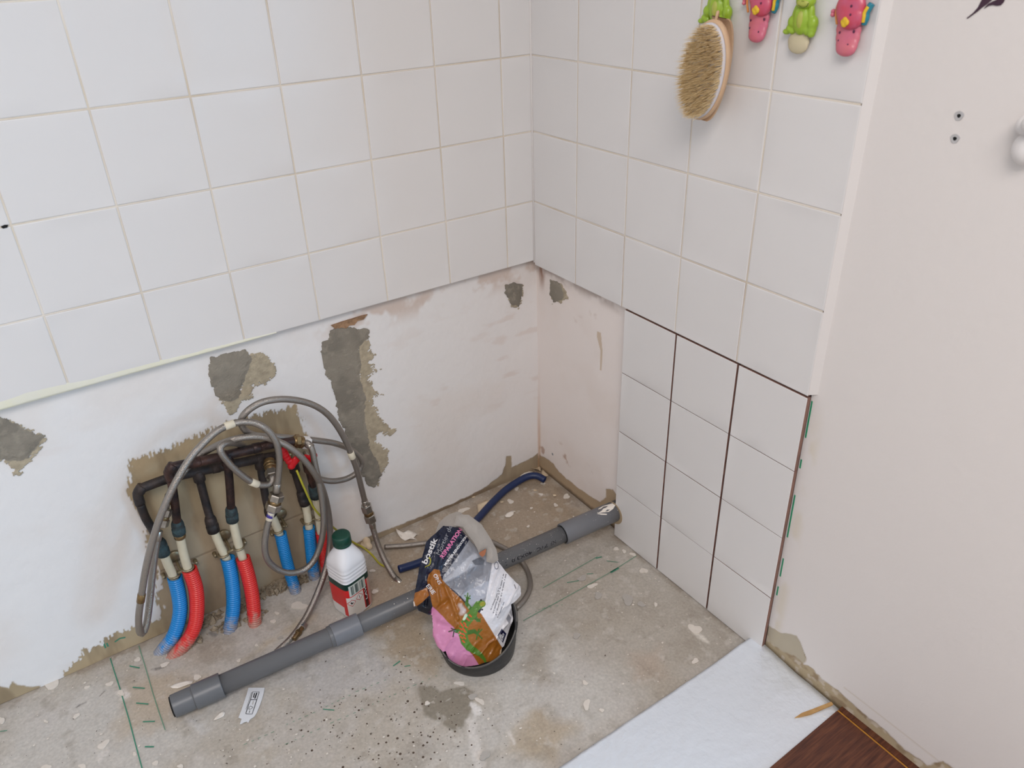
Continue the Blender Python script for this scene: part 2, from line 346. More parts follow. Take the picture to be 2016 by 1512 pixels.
big = pxA([(253, 908), (300, 893), (360, 868), (450, 832), (518, 815), (577, 800), (596, 826), (603, 855), (614, 890), (627, 940), (642, 1000), (652, 1060), (670, 1100), (420, 1260), (290, 1320), (110, 1390), (119, 1330), (140, 1311), (158, 1293), (163, 1281), (184, 1275), (220, 1252), (247, 1240), (295, 1228), (312, 1219), (321, 1204), (311, 1186), (308, 1168), (316, 1156), (310, 1139), (312, 1157), (310, 1127), (300, 1097), (286, 1040), (265, 987), (253, 972)])
d = sdf(Ug, Vg, big); k = sst(.0016, -.0016, d + fr * sst(.02, .0, np.abs(d)) * .8)
low = pxA([(650, 1100), (690, 1075), (740, 1050), (780, 1036), (840, 1012), (900, 987), (950, 963), (987, 935), (995, 915), (997, 898), (1007, 897), (1008, 919), (1023, 913), (1043, 904), (1058, 893), (1075, 930), (900, 1030), (700, 1130)])
k2 = sst(.0015, -.0015, sdf(Ug, Vg, low) + (fbm(Ug * 90, Vg * 90, 6) - .5) * .006)
left = pxA([(-60, 1330), (0, 1350), (18, 1356), (24, 1340), (36, 1349), (60, 1352), (80, 1350), (78, 1358), (40, 1380), (-60, 1425)])
k3 = sst(.0015, -.0015, sdf(Ug, Vg, left) + (fbm(Ug * 90, Vg * 90, 8) - .5) * .006)
beige = lin((178, 160, 130)) * (1 + .25 * (fbm(Ug * 18, Vg * 18, 11) - .5))[..., None]
beige = beige * (1 - .35 * sst(.5, .72, fbm(Ug * 30, Vg * 7, 12)))[..., None] + lin((96, 76, 56)) * (.35 * sst(.5, .72, fbm(Ug * 30, Vg * 7, 12)))[..., None]
low_b = sst(.30, .22, Vg) * sst(-.98, -.95, Ug)                                   # the lower block is greyer
beige = blend(beige, .45 * low_b, (176, 160, 140))
for q, s in ((k, 1), (k2, .95), (k3, .9)): C = C * (1 - q[..., None]) + beige * q[..., None] * s
zj = A(375, 1100)[2]; jl = sst(.0022, .0, np.abs(Vg - zj - .0015 * np.sin(Ug * 9))) * k; C = blend(C, .75 * jl, (98, 80, 62))
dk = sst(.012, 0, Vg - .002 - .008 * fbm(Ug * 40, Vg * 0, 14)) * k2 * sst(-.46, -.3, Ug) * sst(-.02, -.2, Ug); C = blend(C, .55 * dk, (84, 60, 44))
C = blend(C, .6 * sst(.006, 0, np.abs(Ug - .017)) * sst(.3, .05, Vg), (196, 150, 110))
H = -.0012 * (1 - np.maximum(k, np.maximum(k2, k3))) + .0025 * (fbm(Ug * 6, Vg * 6, 21) - .5) + .0012 * jl + .001 * (fbm(Ug * 60, Vg * 60, 22) - .5)
H[-2:] = 0
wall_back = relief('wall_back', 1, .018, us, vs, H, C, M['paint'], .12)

# right wall (bare strip by the corner, painted partition beyond the tiling)
us = np.r_[np.arange(-1.27, -.70, .0025), -.5, np.arange(-.32, .0181, .0022), .018]; vs = np.r_[np.arange(0, .66, .0025), .8, 1.0, 1.3, 1.7, 2.5]
Ug, Vg = np.meshgrid(us, vs); C = np.ones(Ug.shape + (3,)) * lin((227, 221, 217))
cn = (Ug > -.5); C = np.where(cn[..., None], lin((238, 229, 224)), C)
C = blend(C, cn * .3 * sst(.45, .75, fbm(Ug * 9, Vg * 9, 41)), (226, 212, 202))
C = blend(C, cn * .7 * sst(.68, .8, fbm(Ug * 26, Vg * 30, 43)) * sst(.5, .35, fbm(Ug * 5, Vg * 5, 45)), (170, 130, 106))
st = pxB([(1176, 652), (1183, 655), (1186, 690), (1184, 730), (1181, 728), (1182, 690), (1175, 662)]); C = blend(C, .7 * sst(.001, -.001, sdf(Ug, Vg, st)), (196, 172, 142))
und = sst(.03, 0, np.abs(Vg - .592)) * cn * sst(.3, .55, fbm(Ug * 30, Vg * 30, 47)); C = blend(C, .7 * und, (182, 166, 158))  # shadow line under the old tiles, painted into the wall colour
rust = cn * sst(.02, 0, np.abs(Ug + .004)) * sst(.52, .58, Vg) * sst(.35, .55, fbm(Ug * 90, Vg * 15, 48)); C = blend(C, .8 * rust, (140, 92, 62))
cor = cn * sst(.012, 0, np.abs(Ug - .017)) * sst(.35, .02, Vg); C = blend(C, .6 * cor, (206, 166, 126))
lowB = pxB([(1050, 880), (1065, 898), (1078, 904), (1090, 914), (1100, 929), (1118, 945), (1138, 961), (1164, 979), (1182, 988), (1193, 979), (1192, 961), (1206, 964), (1225, 990), (1210, 1060), (1050, 935)])
kB = cn * sst(.0015, -.0015, sdf(Ug, Vg, lowB) + (fbm(Ug * 90, Vg * 90, 49) - .5) * .006); C = blend(C, kB, (180, 158, 130))
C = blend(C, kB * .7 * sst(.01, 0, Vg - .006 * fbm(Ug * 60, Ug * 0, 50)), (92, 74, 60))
rw = (Ug < -.7)                                                                  # unpainted strip where the skirting was
strip = pxB([(1500, 1230), (1512, 1232), (1530, 1245), (1567, 1253), (1578, 1275), (1586, 1296), (1582, 1308), (1590, 1312), (1604, 1320), (1618, 1338), (1650, 1362), (1690, 1397), (1730, 1430), (1770, 1465), (1815, 1500), (1826, 1510), (1840, 1500), (1856, 1497), (1880, 1515), (1900, 1560), (1800, 1560), (1490, 1290)], .013)
kr = rw * sst(.0018, -.0018, sdf(Ug, Vg, strip) + (fbm(Ug * 70, Vg * 70, 51) - .5) * .010); C = blend(C, kr, (180, 163, 134)); C = blend(C, kr * .6 * sst(.48, .7, fbm(Ug * 40, Vg * 60, 56)), (132, 108, 82)); C = blend(C, kr * .6 * sst(.6, .72, fbm(Ug * 60, Vg * 60, 57)), (214, 204, 190))
gp = pxB([(1508, 1228), (1530, 1243), (1568, 1252), (1580, 1280), (1587, 1300), (1580, 1306), (1560, 1290), (1540, 1282), (1515, 1266)], .013)
C = blend(C, rw * sst(.002, -.002, sdf(Ug, Vg, gp) + (fbm(Ug * 70, Vg * 70, 52) - .5) * .008), (186, 176, 156))
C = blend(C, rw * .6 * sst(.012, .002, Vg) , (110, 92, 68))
C = blend(C, rw * .35 * sst(.02, 0, np.abs(Ug + VE + .016)) * sst(.6, .5, Vg) * sst(.4, .6, fbm(Ug * 20, Vg * 12, 53)), (208, 194, 160))
lnp = [B(1700, 1383, .013), B(1850, 1500, .013)]; zl = np.interp(-Ug, [-lnp[0][1], -lnp[1][1]], [lnp[0][2], lnp[1][2]])
C = blend(C, .35 * rw * sst(.003, 0, np.abs(Vg - zl)) * (Ug < -.93), (186, 170, 142))
H = np.where(cn, .002 * (fbm(Ug * 6, Vg * 6, 54) - .5), -.005 + .0015 * (fbm(Ug * 5, Vg * 5, 55) - .5)) + .001 * np.maximum(kB, kr)
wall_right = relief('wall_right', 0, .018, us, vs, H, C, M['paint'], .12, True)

# floor
xs = np.r_[-2.4, np.arange(-1.62, .0201, .0023), .1, 2.6]; ys = np.r_[-4.0, np.arange(-1.16, .0201, .0023), .1]
Ug, Vg = np.meshgrid(xs, ys); C = np.ones(Ug.shape + (3,)) * lin((194, 189, 182))
n1 = fbm(Ug * 5, Vg * 5, 61); n2 = fbm(Ug * 14, Vg * 14, 62)
C = blend(C, .6 * sst(.42, .66, n1), (172, 160, 144)); C = blend(C, .5 * sst(.5, .72, n2), (190, 184, 178)); C = blend(C, .4 * sst(.55, .75, fbm(Ug * 9, Vg * 9, 64)), (150, 140, 128))
def zone(poly, c, k, soft=.03, amp=.05, s=70):
    global C
    C = blend(C, k * sst(soft, -soft, sdf(Ug, Vg, pxF(poly)) + (fbm(Ug * 18, Vg * 18, s) - .5) * amp), c)
zone([(1060, 910), (760, 1060), (700, 1200), (820, 1200), (1000, 1130), (1180, 1040)], (160, 140, 116), .75, .04, .07, 71)
zone([(700, 1200), (850, 1190), (860, 1330), (760, 1290)], (164, 140, 106), .6, .03, .06, 72)
zone([(560, 1330), (700, 1250), (780, 1330), (640, 1400)], (186, 184, 186), .5, .03, .06, 73)
zone([(250, 1340), (420, 1330), (380, 1420), (230, 1460)], (178, 156, 126), .5, .03, .06, 74)
zone([(480, 1300), (620, 1210), (560, 1240)], (186, 164, 126), .5, .02, .04, 75)
zone([(1050, 1400), (1130, 1430), (1090, 1500), (1000, 1480)], (176, 154, 122), .55, .02, .05, 76)
zone([(1240, 1290), (1300, 1270), (1310, 1330), (1250, 1340)], (196, 166, 146), .5, .02, .04, 77)
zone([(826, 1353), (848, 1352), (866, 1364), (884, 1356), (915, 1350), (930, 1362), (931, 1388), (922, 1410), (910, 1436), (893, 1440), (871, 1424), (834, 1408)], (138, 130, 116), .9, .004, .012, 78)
zone([(1120, 1060), (1230, 1080), (1480, 1270), (1300, 1400), (1100, 1250), (1000, 1150)], (166, 156, 142), .55, .06, .06, 83)
zone([(1040, 1260), (1090, 1250), (1080, 1340), (1030, 1340)], (156, 144, 128), .6, .02, .05, 79)
zone([(355, 1400), (400, 1405), (395, 1440), (355, 1430)], (214, 214, 216), .6, .015, .04, 80)
for a, b_, wd, c, kk in (((933, 1388), (940, 1402), .010, (226, 222, 218), .9), ((925, 1420), (944, 1506), .012, (216, 210, 204), .75), ((1002, 1440), (1012, 1462), .005, (220, 212, 204), .7), ((238, 1362), (244, 1368), .012, (226, 220, 214), .8), ((60, 1420), (130, 1400), .035, (200, 194, 188), .5), ((205, 1478), (198, 1492), .01, (220, 214, 208), .7), ((1360, 1235), (1390, 1262), .008, (226, 220, 210), .8), ((300, 1318), (325, 1312), .004, (110, 104, 102), .7), ((150, 1392), (168, 1383), .003, (110, 104, 102), .8), ((196, 1370), (206, 1360), .002, (110, 100, 96), .8), ((415, 1245), (422, 1250), .007, (120, 118, 116), .7)):
    pa, pb = Fl(*a), Fl(*b_); ex, ey = (pb - pa)[:2]; t = np.clip(((Ug - pa[0]) * ex + (Vg - pa[1]) * ey) / (ex * ex + ey * ey), 0, 1)
    dd = np.hypot(Ug - pa[0] - t * ex, Vg - pa[1] - t * ey) / wd; C = blend(C, kk * sst(1.1, .3, dd + (fbm(Ug * 110, Vg * 110, 81) - .5) * 1.3), c)
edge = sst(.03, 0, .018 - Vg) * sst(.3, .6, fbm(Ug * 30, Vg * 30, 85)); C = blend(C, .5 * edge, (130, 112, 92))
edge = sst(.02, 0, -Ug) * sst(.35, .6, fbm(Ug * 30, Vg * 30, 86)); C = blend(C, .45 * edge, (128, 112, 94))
C = blend(C, .5 * sst(.84, .90, fbm(Ug * 120, Vg * 120, 82, 2)), (206, 198, 188))
C = blend(C, .3 * sst(.58, .78, fbm(Ug * 38, Vg * 38, 91, 5)), (142, 132, 118)); C = blend(C, .4 * sst(.62, .76, fbm(Ug * 60, Vg * 60, 93)), (204, 198, 190))
pit = .45 + sst(.06, -.06, sdf(Ug, Vg, pxF([(560, 1400), (760, 1300), (860, 1330), (980, 1420), (900, 1560), (500, 1560)])))
H = .0022 * (fbm(Ug * 8, Vg * 8, 87) - .5) + .0012 * (fbm(Ug * 60, Vg * 60, 88) - .5)
H += .003 * sst(.05, -.02, sdf(Ug, Vg, pxF([(1030, 1240), (1100, 1230), (1090, 1350), (1010, 1350)]))) * (fbm(Ug * 45, Vg * 45, 89) - .5) * 2
H[0] = H[-1] = 0
floor = relief('floor', 2, 0, xs, ys, H - .0008, C, M['concrete'], -.12, False, pit)

# rest of the room behind and beside the viewpoint
tag(box('wall_left', (-2.52, -4.0, 0), (-2.4, .12, 2.5), M['white_wall']), kind='structure')
tag(box('ceiling', (-2.52, -4.12, 2.5), (2.72, .12, 2.6), M['white_wall']), kind='structure')
tag(box('wall_far', (2.6, -4.0, 0), (2.72, .12, 2.5), M['white_wall']), kind='structure')
wf = tag(bpy.data.objects.new('wall_front', None), kind='structure'); col.objects.link(wf)
for lo, hi in (((-2.52, -4.12, 0), (2.72, -4.0, .5)), ((-2.52, -4.12, 2.2), (2.72, -4.0, 2.5)), ((-2.52, -4.12, .5), (.6, -4.0, 2.2)), ((2.3, -4.12, .5), (2.72, -4.0, 2.2))): box('wall_panel', lo, hi, M['white_wall'], wf)
tag(box('wall_side', (.12, -.02, 0), (2.6, .12, 2.5), M['white_wall']), kind='structure')

# ------------------------------------------------------------------ tiling
def tile_mesh(wd, ht, th, seed, n=7, e=.0016):
    """hand-made looking glazed tile in the local x/z plane, face towards -y, origin at its lower left back corner"""
    r = np.random.default_rng(seed); g = np.r_[0, e, np.linspace(e, 1 - e, n)[1:-1], 1]
    def ax(l): return np.r_[0, e * .45, e, e * 1.5, np.linspace(e, l - e, n)[1:-1], l - e * 1.5, l - e, l - e * .45, l]
    X, Z = np.meshgrid(ax(wd), ax(ht)); k = len(ax(1))
    rim = np.minimum(np.minimum(X, wd - X), np.minimum(Z, ht - Z)); 
    Y = -th + .55 * e * np.clip(1 - rim / e, 0, 1) ** 2 + .0008 * (fbm(X * 17 + seed * 9.1, Z * 17, 5) - .5) * (rim > e)
    V = np.stack([X, Y, Z], -1).reshape(-1, 3); Q = [tuple(q) for q in grid_faces(k, k)]
    nb = len(V); V = list(map(tuple, V)) + [(0, 0, 0), (wd, 0, 0), (wd, 0, ht), (0, 0, ht)]
    ring = [0, k - 1, k * k - 1, k * (k - 1)]; nq = len(Q)
    row = [list(range(0, k)), list(range(k - 1, k * k, k)), list(range(k * k - 1, k * (k - 1) - 1, -1)), list(range(k * (k - 1), -1, -k))]
    for s in range(4): Q.append(tuple([nb + s, nb + (s + 1) % 4] + row[s][::-1]))
    Q.append((nb + 3, nb + 2, nb + 1, nb))
    me = bpy.data.meshes.new('tile'); me.from_pydata(V, [], Q); me.update(); me.materials.append(M['tile']); me.materials.append(M['biscuit'])
    me.polygons.foreach_set('material_index', np.r_[np.zeros(nq, np.int32), np.ones(5, np.int32)]); me.polygons.foreach_set('use_smooth', np.r_[np.ones(nq, bool), np.zeros(5, bool)])
    return me
J = .0026; TH = .007
full = [tile_mesh(TP - J, TP - J, TH, s) for s in range(5)]; first = [tile_mesh(TP - J, TP - J - .0117 + J / 2, TH, 20 + s) for s in range(3)]
nar = [tile_mesh(U0 - J / 2 - .001, TP - J, TH, 30 + s) for s in range(2)]; nar0 = tile_mesh(U0 - J / 2 - .001, TP - J - .0117 + J / 2, TH, 40)
def put(me, loc, rz, parent, jit=.0005):
    o = bpy.data.objects.new('tile', me); col.objects.link(o); o.parent = parent
    o.location = loc; o.rotation_euler = (random.gauss(0, .0007), random.gauss(0, .0008), rz + random.gauss(0, .0007)); return o
for k in range(-1, 10):
    for j in range(7):
        z = ZL + (j * TP + J / 2 if j else .0117)
        if k < 0: me = nar0 if j == 0 else nar[j % 2]; x = -U0 + J / 2
        else: me = first[(k * 2) % 3] if j == 0 else full[(k * 3 + j * 2) % 5]; x = -(U0 + (k + 1) * TP) + J / 2
        put(me, (x, TH + random.gauss(0, .00015), z), 0, wall_back)
zA = ZL + .0117
box('mortar_bed', (-1.62, .0011, zA + .001), (.0, .0185, 1.68), M['grout'], wall_back)
ntile = {}
for k in range(5):                                   # right wall: front faces -x, so the tile is turned a quarter
    for j in range(7):
        me = full[(k * 2 + j * 3 + 1) % 5] if j else full[(k + 2) % 5]
        put(me, (TH + random.gauss(0, .00015), -k * TP - J / 2, ZL + j * TP + J / 2), -pi / 2, wall_right)
box('mortar_bed', (.0011, -VE + .002, ZL + .001), (.0185, -.0005, 1.68), M['grout'], wall_right)
NP = .1495; cols = [(.3135, .4585), (.4625, .6105), (.6150, .7590)]
for a, b in cols:
    for j in range(4):
        zt = ZL - j * NP - (.0026 if j == 0 else .0006); zb = ZL - (j + 1) * NP + .0006 if j < 3 else .0015
        put(tile_mesh(b - a, zt - zb, .0085, 60 + j * 5 + int(a * 20), e=.0009), (.0085 + random.gauss(0, .00015), -a, zb), -pi / 2, wall_right)
box('adhesive_bed', (.0062, -.757, .002), (.0185, -.3145, ZL - .002), M['adhesive'], wall_right)
tri = [(.0005, -VE, ZL + .004), (.0135, -VE, ZL + .004), (.0135, -VE - .009, ZL + .004)]
tr = mesh('trim_1', tri + [(a, b, 1.68) for a, b, c in tri], [(2, 1, 0), (3, 4, 5), (0, 1, 4, 3), (1, 2, 5, 4), (2, 0, 3, 5)], M['bevel']); tag(tr, kind='structure')
# yellowed silicone left along the lower edge of the back tiling
P = []; x_ = np.linspace(-1.6, -.62, 60)
pr_ = [(0.0003, .017), (-.0006, .011), (-.0011, .003), (-.0010, -.001), (.004, -.0022), (.0175, -.0022)]
V = []; 
for i, x in enumerate(x_):
    f = min(1, (59 - i) / 30 + .12); wv = 1 + .35 * (vn(np.array([x * 40.]), np.array([0.]), 3)[0] - .5)
    V += [(x, a, zA + (b * f * wv if b > 0 else b)) for a, b in pr_]
np_ = len(pr_); mesh('sealant_strip', V, [(i * np_ + k, i * np_ + k + 1, (i + 1) * np_ + k + 1, (i + 1) * np_ + k) for i in range(59) for k in range(np_ - 1)], M['sealant'], wall_back, True)
# narrow dark shadow gap and plaster lip along the rest is left to the relief; corner bead of white sealant
cyl('sealant_bead', (-.001, -.001, zA - .004), (-.001, -.001, 1.6), .0022, M['bevel'], wall_back, 8)
# green setting-out strokes and adhesive along the free edge of the new tiles
for y0, y1 in ((790, 820), (820, 862), (905, 922), (975, 1005), (1005, 1058), (1100, 1135), (1155, 1172)):
    pa = B(np.interp(y0, [784, 1255], [1600, 1514]), y0, .0125); pb = B(np.interp(y1, [784, 1255], [1600, 1514]), y1, .0125); wd = .0016
    slab('adhesive_smear', [pa + (0, wd, 0), pa - (0, wd * .6, 0), pb - (0, wd * .7, 0), pb + (0, wd, 0)], (-1, 0, 0), .001, M['greenthick'], wall_right)

# ------------------------------------------------------------------ cement patches (relief pieces stuck on the plaster)
def patch(parent, wall, core, fringe, seed, stretch=(1, .25), step=.0014, th=.0022):
    f2 = pxA if wall == 'A' else pxB; core = f2(core); fringe = f2(fringe) if fringe else None
    allp = np.array(core + (fringe or [])); lo = allp.min(0) - .012; hi = allp.max(0) + .012
    u = np.arange(lo[0], hi[0], step); v = np.arange(lo[1], hi[1], step); Ug, Vg = np.meshgrid(u, v)
    nz = fbm(Ug * 110, Vg * 110, seed) - .5
    dc = sdf(Ug, Vg, core) + nz * .009
    keep = dc < 0; isf = np.zeros_like(keep)
    if fringe is not None:
        a = Ug * stretch[0] + Vg * .35; b = Vg * stretch[0] - Ug * .35
        sk = fbm(a * 90, b * 420, seed + 3, 3); df = sdf(Ug, Vg, fringe) + (fbm(Ug * 160, Vg * 160, seed + 5) - .5) * .012
        dep = np.clip(-df / .012, 0, 1); fk = (df < 0) & (sk > .50 - .45 * dep); isf = fk & ~keep; keep |= fk
    Hh = np.where(isf, .0007 + .0008 * fbm(Ug * 200, Vg * 200, seed + 7), .0008 + th * sst(0, -.012, dc) + .0016 * (fbm(Ug * 45, Vg * 45, seed + 8) - .4))
    n3 = fbm(Ug * 22, Vg * 22, seed + 9)
    C = np.ones(Ug.shape + (3,)) * lin((144, 137, 125)); C = blend(C, .8 * sst(.4, .68, n3), (126, 120, 110)); C = blend(C, .5 * sst(.55, .75, fbm(Ug * 80, Vg * 80, seed + 10)), (160, 152, 138))
    if fringe is not None: C = np.where(isf[..., None], lin((176, 164, 142)) * (.75 + .5 * fbm(Ug * 120, Vg * 120, seed + 11))[..., None], C)
    q = grid_faces(len(u), len(v), keep[:-1, :-1] & keep[1:, :-1] & keep[:-1, 1:] & keep[1:, 1:])
    base = .0158 if wall == 'A' else .0170
    V = np.stack([Ug, base - Hh, Vg] if wall == 'A' else [base - Hh, Ug, Vg], -1).reshape(-1, 3)
    V, q, Cc = compact(V, q, C.reshape(-1, 3))
    # skirt: drop the outline back to the wall so the patch has a rim
    e = np.sort(np.stack([q, np.roll(q, -1, 1)], -1).reshape(-1, 2), 1); d_ = np.stack([q, np.roll(q, -1, 1)], -1).reshape(-1, 2)
    key = e[:, 0].astype(np.int64) * 10 ** 7 + e[:, 1]; un_, idx, cnt = np.unique(key, return_index=True, return_counts=True); be = d_[idx[cnt == 1]]
    bv = np.unique(be); mp = np.full(len(V), -1); mp[bv] = len(V) + np.arange(len(bv)); low = V[bv].copy(); low[:, 1 if wall == 'A' else 0] = .0205
    sk_ = np.stack([be[:, 1], be[:, 0], mp[be[:, 0]], mp[be[:, 1]]], 1)
    return np_mesh('mortar_patch', np.r_[V, low], np.r_[q, sk_], parent, M['mortar'], True, wall == 'B', np.r_[Cc, Cc[bv]])
patch(wall_back, 'A', [(-70, 815), (0, 819), (18, 827), (36, 836), (51, 846), (70, 852), (88, 856), (82, 868), (70, 884), (57, 897), (40, 906), (10, 904), (-70, 900)],
      [(-70, 812), (0, 818), (40, 832), (75, 850), (96, 862), (84, 880), (62, 905), (48, 925), (40, 945), (25, 930), (5, 908), (-70, 915)], 101)
patch(wall_back, 'A', [(411, 704), (446, 694), (482, 686), (492, 700), (493, 714), (486, 735), (474, 765), (470, 782), (455, 788), (432, 786), (420, 772), (413, 752), (410, 725)],
      [(470, 690), (493, 692), (526, 693), (530, 703), (541, 714), (545, 737), (523, 758), (500, 762), (495, 786), (476, 790), (466, 812), (452, 818), (436, 798), (428, 780), (470, 770)], 111)
patch(wall_back, 'A', [(647, 650), (662, 642), (726, 648), (726, 664), (706, 680), (709, 715), (708, 747), (719, 782), (716, 816), (722, 848), (728, 884), (746, 915), (750, 935), (738, 958), (725, 956), (708, 930), (693, 895), (684, 860), (666, 826), (660, 785), (652, 755), (640, 738), (632, 712), (633, 672), (645, 668)],
      [(705, 660), (728, 662), (730, 690), (743, 696), (728, 712), (749, 726), (726, 742), (738, 768), (755, 775), (733, 786), (743, 805), (755, 828), (780, 846), (769, 858), (744, 854), (738, 868), (764, 882), (764, 910), (755, 928), (742, 960), (722, 900), (706, 800), (700, 700)], 121)
patch(wall_back, 'A', [(995, 560), (1010, 554), (1027, 560), (1027, 580), (1020, 603), (1008, 600), (1000, 588), (992, 577)], [(992, 562), (1030, 560), (1028, 590), (1021, 608), (1004, 603)], 131, th=.0012)
patch(wall_right, 'B', [(1084, 551), (1103, 556), (1109, 572), (1112, 586), (1104, 591), (1090, 595), (1083, 580)], [(1082, 552), (1108, 558), (1120, 588), (1104, 597), (1088, 597)], 141, th=.0012)
# crumbled orange plaster lip above the tall patch
V = [A(652, 641, .0145), A(672, 634, .014), A(690, 629, .0135), A(712, 622, .014), A(724, 619, .0145), A(716, 629, .0135), A(704, 632, .014), A(698, 640, .0138), A(688, 641, .014), A(682, 647, .0138), A(672, 645, .014), A(662, 649, .0142)]
slab('plaster_lip', V, (0, -1, 0), .004, mat('orange_plaster', L(166, 132, 102), .95, var=(110, .95, L(108, 84, 64)), bump=(200, .8, .003)), wall_back)

# ------------------------------------------------------------------ floor marks: dried splashes, flecks and setting-out lines
def splat_poly(px, py, a, b, ang, z, seed, n=22):
    r = random.Random(seed); P = []
    for i in range(n):
        t = 2 * pi * i / n; k = 1 + .22 * sin(2 * t + seed) + .14 * sin(3 * t + 2.3 * seed) + r.uniform(-.07, .07); x = a * k * cos(t); y = b * k * sin(t)
        P.append(Fl(px + x * cos(ang) - y * sin(ang), py + x * sin(ang) + y * cos(ang), z))
    return P
SPL = [(588, 1192, 15, 7, -.15, 0), (545, 1207, 4, 3, 0, 0), (538, 1223, 5, 4, 0, 0), (552, 1255, 5, 3, 0, 1), (388, 1333, 8, 5, .2, 0), (1115, 977, 7, 4, -.4, 0), (1094, 994, 4, 3, 0, 0), (1065, 973, 4, 2.5, 0, 0), (1069, 951, 4, 2, 0, 0),
       (912, 1004, 11, 4, -.2, 0), (1017, 962, 4, 3, 0, 0), (1213, 1080, 6, 2.4, 0, 0), (1229, 1085, 4, 3, 0, 0), (1246, 1091, 6, 3, .1, 0), (1267, 1123, 7, 5, 0, 0), (1166, 1153, 9, 4, -.2, 0), (1146, 1138, 9, 5, 0, 1), (1178, 1172, 8, 6, 0, 1),
       (1236, 1180, 12, 9, .3, 1), (1262, 1189, 7, 5, 0, 1), (1291, 1190, 2.5, 5, 0, 0), (1368, 1238, 12, 9, .5, 0), (1369, 1301, 6, 5, 0, 0), (1135, 1251, 8, 5, 0, 1), (1155, 1387, 7, 9, .3, 0), (1152, 1344, 5, 4, 0, 0), (1185, 1398, 4, 4, 0, 0),
       (945, 1380, 9, 5, .6, 0), (954, 1487, 9, 9, 0, 1), (930, 1371, 9, 5, 0, 1), (841, 1384, 6, 3, -.4, 0), (98, 1342, 18, 14, -.3, 0), (46, 1360, 8, 5, -.5, 0), (150, 1409, 6, 4, -.6, 0), (203, 1466, 12, 6, -.5, 0), (306, 1502, 6, 4, 0, 0), (265, 1484, 4, 3, 0, 0),
       (162, 1508, 8, 4, -.2, 0), (91, 1509, 9, 4, -.3, 0), (171, 1353, 5, 3, -.4, 0), (216, 1346, 7, 4, -.2, 0), (271, 1298, 6, 4, 0, 0), (324, 1308, 11, 3, -.35, 0), (238, 1364, 7, 5, -.3, 0), (90, 1420, 4, 2.5, 0, 0), (2, 1418, 6, 8, 0, 0), (355, 1508, 5, 4, 0, 0),
       (738, 1164, 6, 4, 0, 0), (470, 1300, 5, 2.5, -.3, 0), (505, 1270, 4, 2, -.2, 0), (1005, 987, 6, 4, 0, 0), (905, 1345, 9, 4, 0, 0), (733, 1123, 5, 3, 0, 0), (1046, 1000, 2.5, 2, 0, 0), (1040, 1036, 3, 2, 0, 0)]
for i, (px, py, a, b, an, g) in enumerate(SPL):
    slab('paint_splat', splat_poly(px, py, a, b, an, .0012, i), (0, 0, 1), .0016, M['splatgrey' if g else 'splat'], floor)
V = []; Fc = []
for i in range(900):
    px = rng.uniform(0, 1480); py = rng.uniform(930, 1512); p = Fl(px, py, .0009)
    if p[0] > 0 or p[1] > .01: continue
    r = rng.choice([.0008, .0012, .0017, .0026], p=[.45, .3, .18, .07]); b = len(V); n = 6
    V += [p + (r * cos(t) * rng.uniform(.7, 1.3), r * sin(t) * rng.uniform(.6, 1.2), 0) for t in np.linspace(0, 2 * pi, n, endpoint=False)] + [p + (0, 0, .0006)]
    Fc += [(b + k, b + (k + 1) % n, b + n) for k in range(n)]
tag(mesh('paint_speck', V, Fc, M['splat'], floor), kind='stuff')
V = []; Fc = []
for i in range(260):
    px = rng.normal(770, 170); py = rng.normal(1440, 70)
    if rng.uniform() < .25: px = rng.uniform(100, 1300); py = rng.uniform(1180, 1500)
    p = Fl(px, py, .001)
    if p[0] > -.02 or p[1] > 0: continue
    r = rng.choice([.0005, .0008, .0012, .0018], p=[.4, .35, .18, .07]); b = len(V); n = 6; an = rng.uniform(0, pi)
    for t in np.linspace(0, 2 * pi, n, endpoint=False):
        x = r * 1.4 * cos(t); y = r * .7 * sin(t); V.append(p + (x * cos(an) - y * sin(an), x * sin(an) + y * cos(an), 0))
    V.append(p + (0, 0, .0008)); Fc += [(b + k, b + (k + 1) % n, b + n) for k in range(n)]
tag(mesh('dark_grit', V, Fc, mat('dark_grit', L(98, 88, 78), .9), floor), kind='stuff')
def stroke(P, wd, m, parent, fn=Fl, nrm=(0, 0, 1), name='pencil_line', h=.0011):
    Q = [np.array(fn(*p, h) if fn is Fl else fn(*p)) for p in P]; Lf = []; Rt = []
    for i, q in enumerate(Q):
        t = Q[min(i + 1, len(Q) - 1)] - Q[max(i - 1, 0)]; t /= np.linalg.norm(t); s = np.cross(np.array(nrm, float), t)
        Lf.append(q + s * wd / 2); Rt.append(q - s * wd / 2)
    V = Lf + Rt; n = len(Q)
    return mesh(name, V, [(i, n + i, n + i + 1, i + 1) for i in range(n - 1)], m, parent)
for P, wd, g in (([(217, 1296), (226, 1325), (238, 1362), (255, 1420), (268, 1470), (280, 1514)], .0020, 0), ([(273, 1271), (287, 1316), (301, 1365), (313, 1402), (325, 1437)], .0016, 1),
                 ([(1069, 1157), (1120, 1128), (1176, 1096)], .0018, 1), ([(1030, 1222), (1146, 1158), (1206, 1124), (1253, 1094)], .0017, 1)):
    stroke(P, wd, M['greenfaint' if g else 'green'], floor)
